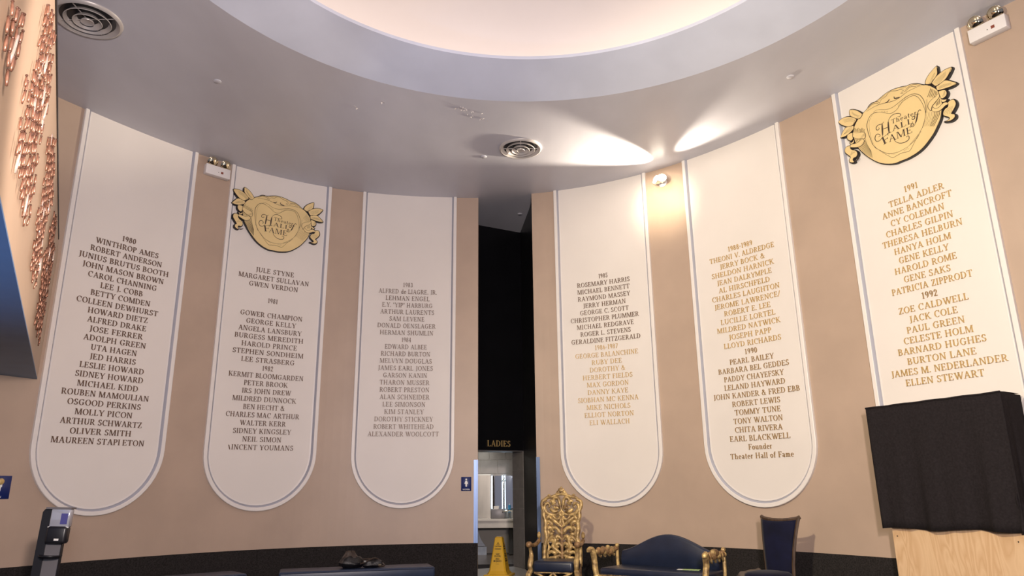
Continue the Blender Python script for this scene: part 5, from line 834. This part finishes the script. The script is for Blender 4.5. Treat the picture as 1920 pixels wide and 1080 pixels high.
def settee():
    cx, cy = 2.13, 11.42
    rz = math.atan2(-0.625, 0.78)
    t = thing('settee', 'navy leather settee with a camelback and carved gilt arms', 'sofa', (cx, cy, 0), rz)
    W = 1.66
    rbox('seat', (W, 0.74, 0.13), (0, -0.0, 0.375), M['navy'], t, 0.05, 4)
    # camelback
    mb = MB(); n = 28; prof = []
    def topz(x): u = abs(x)/(W/2); return 0.645 + 0.255*(0.5+0.5*math.cos(PI*u))**0.8
    def fn(i, j):
        x = (-1+2*i)*W/2*0.97; z0 = 0.40; z1 = topz(x); a = 2*PI*j
        th = 0.045
        # loop profile: front face up, round the top, back down
        u = j
        if u < 0.45: f = u/0.45; return Vector((x, 0.33-th-0.03*math.sin(PI*f), z0+(z1-z0-0.04)*f))
        if u < 0.55: f = (u-0.45)/0.1; return Vector((x, 0.33-th*math.cos(PI*f), z1-0.04+0.04*math.sin(PI*f)))
        f = (u-0.55)/0.45; return Vector((x, 0.33+th, z1-0.04-(z1-z0-0.04)*f))
    mb.grid(fn, n, 40)
    k41 = 41
    mb.f.append(tuple(range(k41-1, -1, -1))); mb.f.append(tuple(n*k41+j for j in range(k41)))
    obj('backrest', mb, M['navy'], t, smooth=True, angle=60)
    fr = obj('apron', MB().box((-W/2, -0.375, 0.27), (W/2, -0.345, 0.335)).box((-W/2, 0.30, 0.27), (W/2, 0.33, 0.335)).box((-W/2, -0.36, 0.27), (-W/2+0.03, 0.32, 0.335)).box((W/2-0.03, -0.36, 0.27), (W/2, 0.32, 0.335)), M['gilt'], t)
    nh = MB()
    for i in range(64): nh.ball((-W/2+0.02+i*(W-0.04)/63, -0.378, 0.345), 0.008, n=6, m=4)
    obj('nail_heads', nh, M['gilt'], t)['kind'] = 'stuff'
    for i in range(13):
        x = -W/2+0.1+i*(W-0.2)/12
        obj('apron_scroll', MB().tube(sm3([(x-0.055, -0.38, 0.325), (x-0.03, -0.385, 0.29), (x, -0.385, 0.275), (x+0.03, -0.385, 0.29), (x+0.055, -0.38, 0.325)], 2), 0.011, 5), M['gilt'], fr, smooth=True)
    for sg in (-1, 1):
        X = sg*(W/2+0.05)
        for nm, Y, tip in (('front_post', -0.38, 1), ('back_post', 0.27, 0)):
            if tip:
                P = sm3([(X*0.98, Y, 0.33), (X*1.0, Y, 0.42), (X*1.02, Y+0.01, 0.55), (X*1.03, Y-0.01, 0.65), (X*1.045, Y-0.03, 0.695), (X*1.055, Y-0.08, 0.69), (X*1.055, Y-0.085, 0.66)])
                obj(nm, MB().tube(P, taper(len(P), 0.042, 0.046, 0.036), 8), M['gilt'], t, smooth=True)
            else:
                obj(nm, MB().tube(sm3([(X*0.99, Y, 0.33), (X*1.0, Y, 0.5), (X*1.0, Y, 0.66), (X*1.0, Y, 0.70)]), 0.026, 8), M['gilt'], t, smooth=True)
        rail = obj('arm_rail', MB().tube(sm3([(X*1.03, -0.36, 0.66), (X*1.02, -0.2, 0.645), (X*1.01, 0.0, 0.64), (X, 0.27, 0.67)]), [0.030]*13, 8), M['gilt2'], t, smooth=True)
        for i in range(16):
            y = -0.32 + i*0.037; b = math.sin(PI*(i+0.5)/16)
            obj('carving', MB().ball((X*1.02+random.uniform(-0.012, 0.012), y, 0.655+b*random.uniform(-0.03, 0.05)), random.uniform(0.030, 0.045)*(0.75+0.6*b), (1, 1, 1.1), 7, 5), M['gilt2' if i % 3 else 'gilt'], rail, smooth=True)
        for i in range(4):
            y = -0.25+i*0.13
            obj('carving', MB().tube(sm3([(X*1.02, y, 0.66), (X*1.03, y+0.03, 0.60), (X*1.02, y+0.06, 0.575), (X*1.02, y+0.075, 0.60)], 2), [0.024, 0.024, 0.02, 0.018, 0.016, 0.012, 0.01], 6), M['gilt'], rail, smooth=True)
        obj('finial', MB().ball((X, 0.27, 0.715), 0.036, (1, 1, 1), 10, 6), M['gilt'], rail, smooth=True)
        for Y in (-0.36, 0.28):
            f = -1 if Y < 0 else 1
            P = sm3([(X*0.97, Y, 0.34), (X*1.0, Y+0.03*f, 0.27), (X*0.98, Y+0.01*f, 0.13), (X*0.985, Y+0.05*f, 0.025)])
            obj('leg', MB().tube(P, taper(len(P), 0.045, 0.042, 0.022), 8), M['gilt'], t, smooth=True)
    l = thing('leaflet', 'green printed leaflet lying on the settee seat', 'leaflet', (2.53, 11.16, 0.4415), rz+0.25)
    obj('sheet', MB().box((-0.12, -0.07, 0.0), (0.12, 0.07, 0.004)), M['green'], l)
    obj('fold', MB().box((-0.20, -0.065, 0.0), (-0.125, 0.055, 0.003)), M['signw'], l)
settee()

def tall_chair():
    rz = math.radians(-52)
    t = thing('high_back_chair', 'high-back chair in dark walnut and navy velvet beyond the settee', 'chair', (3.47, 10.66, 0), rz)
    # back frame: trapezoid, curved top rail, bowed in plan
    def bow(x): return 0.30 - 0.05*(1-(x/0.3)**2) + 0.0
    def hw(z): return 0.205 + (0.085)*((z-0.4)/0.75)**1.5 if z > 0.4 else 0.205
    for sg in (-1, 1):
        P = [(sg*hw(z), bow(hw(z)) + 0.10*((z-0.4)/0.75)**2 if z > 0.4 else bow(0.205), z) for z in (0.02, 0.2, 0.4, 0.55, 0.7, 0.85, 1.0, 1.1, 1.155)]
        obj('side_rail', MB().tube(P, 0.024, 6), M['walnut'], t, smooth=True, angle=30)
    P = [(x, bow(x)+0.105, 1.15 - 0.032*(1-(x/0.3)**2) + (0.012 if abs(x) > 0.29 else 0)) for x in [i*0.0385-0.308 for i in range(17)]]
    obj('top_rail', MB().tube(P, 0.028, 6), M['walnut'], t, smooth=True, angle=30)
    def fn(i, j):
        z = 0.40 + 0.72*j; x = (-1+2*i)*(hw(z)-0.016); z2 = z if j < 0.99 else 1.13 - 0.032*(1-(x/0.3)**2)
        return Vector((x, bow(x)+0.10*((z-0.4)/0.75)**2 - 0.015 - 0.012*math.sin(PI*i), z2))
    mb = MB().grid(fn, 12, 14)
    o = obj('back_cushion', mb, M['velvet'], t, smooth=True, angle=80); md = o.modifiers.new('s', 'SOLIDIFY'); md.thickness = 0.04; md.offset = 0
    mb = MB(); n = 28
    def seatp(r, z): return [((0.27+0.0)*r*(abs(math.cos(a))**0.7)*(1 if math.cos(a) > 0 else -1)*1.0, -0.02+0.29*r*(abs(math.sin(a))**0.7)*(1 if math.sin(a) > 0 else -1), z) for a in [2*PI*i/n for i in range(n)]]
    rs = [seatp(r, z) for r, z in ((0.9, 0.36), (1.0, 0.375), (1.03, 0.40), (1.0, 0.43), (0.9, 0.45), (0.6, 0.465), (0.2, 0.468))]
    mb.add([v for r in rs for v in r], [(i*n+j, i*n+(j+1) % n, (i+1)*n+(j+1) % n, (i+1)*n+j) for i in range(len(rs)-1) for j in range(n)] + [tuple(range(n-1, -1, -1)), tuple(range(6*n, 7*n))])
    obj('seat', mb, M['velvet'], t, smooth=True)
    obj('seat_frame', MB().lathe([(0.0, 0.30), (0.26, 0.30), (0.275, 0.33), (0.26, 0.362), (0.0, 0.362)], 28, Matrix.Translation((0, -0.02, 0))), M['walnut'], t, smooth=True)
    for sg in (-1, 1):
        obj('leg', MB().tube([(sg*0.20, -0.18, 0.32), (sg*0.215, -0.2, 0.18), (sg*0.22, -0.215, 0.0)], [0.026, 0.021, 0.016], 8), M['walnut'], t, smooth=True)
tall_chair()
# blanket heap by the dado
b = MB()
def blk(i, j):
    x = (i-0.5)*0.62; y = (j-0.5)*0.34; e = max(0, 1-(abs(i-0.5)*2)**3)*max(0, 1-(abs(j-0.5)*2)**3)
    return Vector((x, y, 0.005+0.44*e*(0.92+0.07*math.sin(i*9+1)+0.02*math.sin(i*23+j*7))))
b.grid(blk, 24, 12)
o = obj('blanket', b, M['grey'], None, smooth=True, loc=(3.52, 11.62, 0)); o.rotation_euler = (0, 0, math.atan2(-0.66, 0.75))
o['label'] = 'grey-brown crumpled blanket heap between settee and high-back chair'; o['category'] = 'blanket'

# ---------------------------------------------------------------- benches against the left wall
def bench(a, b_, label, depth=0.62, H=0.42):
    a = Vector((*a, 0)); b_ = Vector((*b_, 0)); u = (b_-a); L = u.length; u.normalize()
    t = thing('bench', label, 'bench', (a+b_)/2, math.atan2(u.y, u.x), 'navy leather benches')
    rbox('seat', (L, depth, 0.16), (0, depth/2, H-0.08), M['bench'], t, 0.035, 4)
    rbox('base', (L-0.12, depth-0.1, H-0.16), (0, depth/2, (H-0.16)/2), M['blackp'], t, 0.01, 1)
    obj('piping', MB().tube([(-L/2+0.03, 0.0, H-0.025), (L/2-0.03, 0.0, H-0.025)], 0.006, 6), M['navy'], t)
    obj('piping', MB().tube([(-L/2+0.03, 0.002, H-0.14), (L/2-0.03, 0.002, H-0.14)], 0.006, 6), M['navy'], t)
bench((-3.53, 11.62), (-1.26, 12.28), 'navy leather bench with a dark bag on it, next to the doorway')
bench((-5.75, 10.02), (-3.97, 11.56), 'navy leather bench without a bag, nearer the hand sanitiser stand')
# bag
bg_ = thing('crumpled_bag', 'crumpled black and brown bag with shiny buckles lying on the bench', 'bag', (-2.42, 12.22, 0.422), math.radians(14))
def lump(cx, cy, rx, ry, rz_, seed, n=20, m=12):
    rr = random.Random(seed); ph = [rr.uniform(0, 6) for _ in range(6)]
    mb = MB(); vs = []
    for i in range(m+1):
        a = PI*i/m
        for j in range(n):
            b = 2*PI*j/n; k = 1+0.10*math.sin(3*b+ph[0])*math.sin(a)+0.08*math.sin(5*b+ph[1]+2*a)+0.06*math.sin(7*a+ph[2])
            vs.append((cx+rx*k*math.sin(a)*math.cos(b), cy+ry*k*math.sin(a)*math.sin(b), max(0.001, rz_*0.62+rz_*k*math.cos(a)*0.8)))
    return mb.add(vs, [(i*n+j, (i+1)*n+j, (i+1)*n+(j+1) % n, i*n+(j+1) % n) for i in range(m) for j in range(n)])
obj('body', lump(-0.16, 0, 0.19, 0.14, 0.13, 3), M['bagblk'], bg_, smooth=True)
fl_ = lump(-0.17, 0.03, 0.13, 0.11, 0.175, 5); obj('flap', fl_, M['brown'], bg_, smooth=True)
obj('pouch', lump(0.16, -0.02, 0.17, 0.12, 0.09, 9), M['bagblk'], bg_, smooth=True)
obj('strap', MB().tube(sm3([(-0.02, -0.08, 0.06), (0.08, -0.1, 0.1), (0.2, -0.05, 0.14), (0.3, 0.0, 0.08), (0.36, -0.02, 0.02), (0.26, -0.1, 0.02)]), 0.013, 6), M['brown'], bg_, smooth=True)
obj('strap', MB().tube(sm3([(0.02, 0.0, 0.12), (0.12, -0.04, 0.13), (0.2, 0.02, 0.10), (0.12, 0.06, 0.11)]), 0.012, 6), M['brown'], bg_, smooth=True)
obj('buckle', MB().box((0.03, -0.15, 0.09), (0.065, -0.135, 0.115)), M['chrome'], bg_)
obj('buckle', MB().box((0.255, -0.14, 0.035), (0.30, -0.125, 0.055)), M['bulb'], bg_)

# ---------------------------------------------------------------- hand sanitiser stand
def sanitiser():
    d = Vector((-5.02, 8.23)); t = thing('sanitiser_stand', 'black and grey hand sanitiser dispenser stand at the lower left', 'dispenser stand', (d.x, d.y, 0), math.radians(6), rot=(0, math.radians(2.2), math.radians(14)))
    rbox('base', (0.42, 0.40, 0.025), (0.0, 0, 0.014), M['blackp'], t, 0.01, 2)
    obj('side_board', MB().prism([(-0.105, 0.02), (-0.02, 0.02), (-0.02, 1.42), (-0.085, 1.42), (-0.105, 1.39)], lambda x, y, d_: Vector((x, d_, y)), -0.055, 0.055), M['blackp'], t)
    obj('post', MB().box((-0.02, -0.04, 0.02), (0.125, 0.03, 1.30)), M['silver'], t)
    obj('edge', MB().box((0.125, -0.042, 0.02), (0.133, 0.032, 1.30)), M['blackp'], t)
    ds = rbox('dispenser', (0.20, 0.14, 0.18), (0.085, -0.07, 1.16), M['blackp'], t, 0.03, 3)
    win = rbox('window', (0.19, 0.12, 0.19), (0.09, -0.06, 1.33), M['clear'], t, 0.015, 2)
    obj('reservoir', MB().box((0.10, -0.125, 1.27), (0.165, -0.118, 1.38)), mat('label_print', (0.06, 0.06, 0.25), 0.5), t)
    obj('cap_band', MB().box((-0.01, -0.125, 1.235), (0.19, -0.118, 1.245)), M['signw'], t)
    obj('lid', MB().box((-0.06, -0.12, 1.422), (0.185, 0.05, 1.44)), M['silver'], t)
    obj('drip_tray', MB().lathe([(0.0, 0.0), (0.09, 0.0), (0.11, 0.018), (0.11, 0.028), (0.09, 0.022), (0.0, 0.018)], 20, Matrix.Translation((0.06, -0.10, 0.93))), M['blackp'], t, smooth=True)
    obj('tray_arm', MB().box((0.03, -0.06, 0.925), (0.09, -0.03, 0.945)), M['blackp'], t)
    obj('mark', MB().box((0.075, -0.142, 1.105), (0.12, -0.1405, 1.125)), M['signw'], t)
sanitiser()

# ---------------------------------------------------------------- plywood box under a black cloth
CL, CR = Vector((4.69, 9.80, 0)), Vector((5.53, 8.31, 0)); UU = (CR-CL).normalized(); NN = Vector((-UU.y*-1, 0, 0)); NN = Vector((UU.y, -UU.x, 0)).normalized()  # into the room
if NN.dot(Vector((0, 0, 0)) - CL) < 0: NN = -NN
Wd = (CR-CL).length
def cp(u, n, z): return CL + UU*u + NN*n + Vector((0, 0, z))
t = thing('plywood_crate', 'pale birch plywood crate standing under the black cloth', 'crate')
def pb(name, u0, u1, n0, n1, z0, z1, m):
    mb = MB(); vs = [cp(u, n, z) for z in (z0, z1) for u, n in ((u0,n0),(u1,n0),(u1,n1),(u0,n1))]
    return obj(name, mb.add(vs, [(0,3,2,1),(4,5,6,7),(0,1,5,4),(1,2,6,5),(2,3,7,6),(3,0,4,7)]), m, t)
pb('front_board', 0.10, Wd+0.42, -0.07, -0.05, 0.0, 1.12, M['ply'])
pb('upper_board', 0.02, Wd-0.03, -0.07, -0.05, 1.125, 2.50, M['ply'])
pb('side_board', Wd-0.05, Wd-0.03, -0.40, -0.07, 1.125, 2.50, M['ply'])
pb('side_board', Wd+0.40, Wd+0.42, -0.46, -0.072, 0.0, 1.12, M['ply'])
pb('side_board', 0.10, 0.12, -0.36, -0.07, 0.0, 2.50, M['ply'])
pb('top_board', 0.10, Wd-0.03, -0.36, -0.05, 2.50, 2.52, M['ply'])
for u in (0.16, Wd-0.13):
    for z in (0.96, 0.2):
        obj('screw', MB().ball(cp(u, -0.049, z), 0.008, n=6, m=4), M['ink'], t)
t = thing('black_cloth', 'black fabric draped over the plywood crate under the 1991 panel', 'cloth')
def drape(i, j, flare=1.0):
    u = -0.0 + i*Wd; z = 2.565 - j*1.515
    f = 0.024*j*math.sin(u*9+0.6) + 0.022*j*math.sin(u*17+1.5+j) + 0.006*j*math.sin(u*41)
    hem = 0.012*math.sin(u*7)*j
    lean = 0.05*j*(1-i)
    return cp(u + 0.04*j*(1-i) - 0.0*j, 0.0 + f + 0.02*j, z + hem + (0.02*i if j == 0 else 0.02*i))
mb = MB().grid(drape, 60, 16)
o = obj('front_drop', mb, M['cloth'], t, smooth=True, angle=80)
def dside(i, j):
    n = -i*0.40; z = 2.585 - j*(1.52-0.03*i)
    f = (0.022*j*math.sin(n*22+1) + 0.01*j*math.sin(n*55))*min(1, i*3+max(0, j-0.75)*2) - 0.012*(1-i)
    return cp(Wd + 0.004 + f, n + 0.02*j*(1-i), z-0.02*i)
obj('side_drop', MB().grid(dside, 30, 16), M['cloth'], t, smooth=True, angle=80)
def dleft(i, j):
    return cp(-0.0 + 0.04*j + 0.008*math.sin(j*11), -i*0.36, 2.565 - j*1.5)
obj('side_drop', MB().grid(dleft, 6, 12), M['cloth'], t, smooth=True, angle=80)
def dtop(i, j): return cp(i*Wd, 0.002 - j*(0.36+0.04*i), 2.567+0.02*i + 0.004*math.sin(i*20)*math.sin(j*5))
obj('top_fold', MB().grid(dtop, 20, 4), M['cloth'], t, smooth=True, angle=80)
obj('top_hem', MB().tube([cp(i/16*Wd, 0.006, 2.563+0.02*i/16+0.003*math.sin(i*1.7)) for i in range(17)] , 0.011, 6), M['cloth'], t, smooth=True)
def flap(i, j):
    return cp(Wd - 0.02 + 0.10*i*j + 0.0*i, 0.035 - 0.10*i*(1-0.3*j) + 0.02*math.sin(j*9), 1.47 - j*0.42)
obj('corner_flap', MB().grid(flap, 6, 10), M['cloth'], t, smooth=True, angle=80)
# one extra cloth thickness
for o in t.children:
    if o.name.startswith(('front_drop', 'side_drop', 'corner_flap')):
        md = o.modifiers.new('s', 'SOLIDIFY'); md.thickness = 0.004
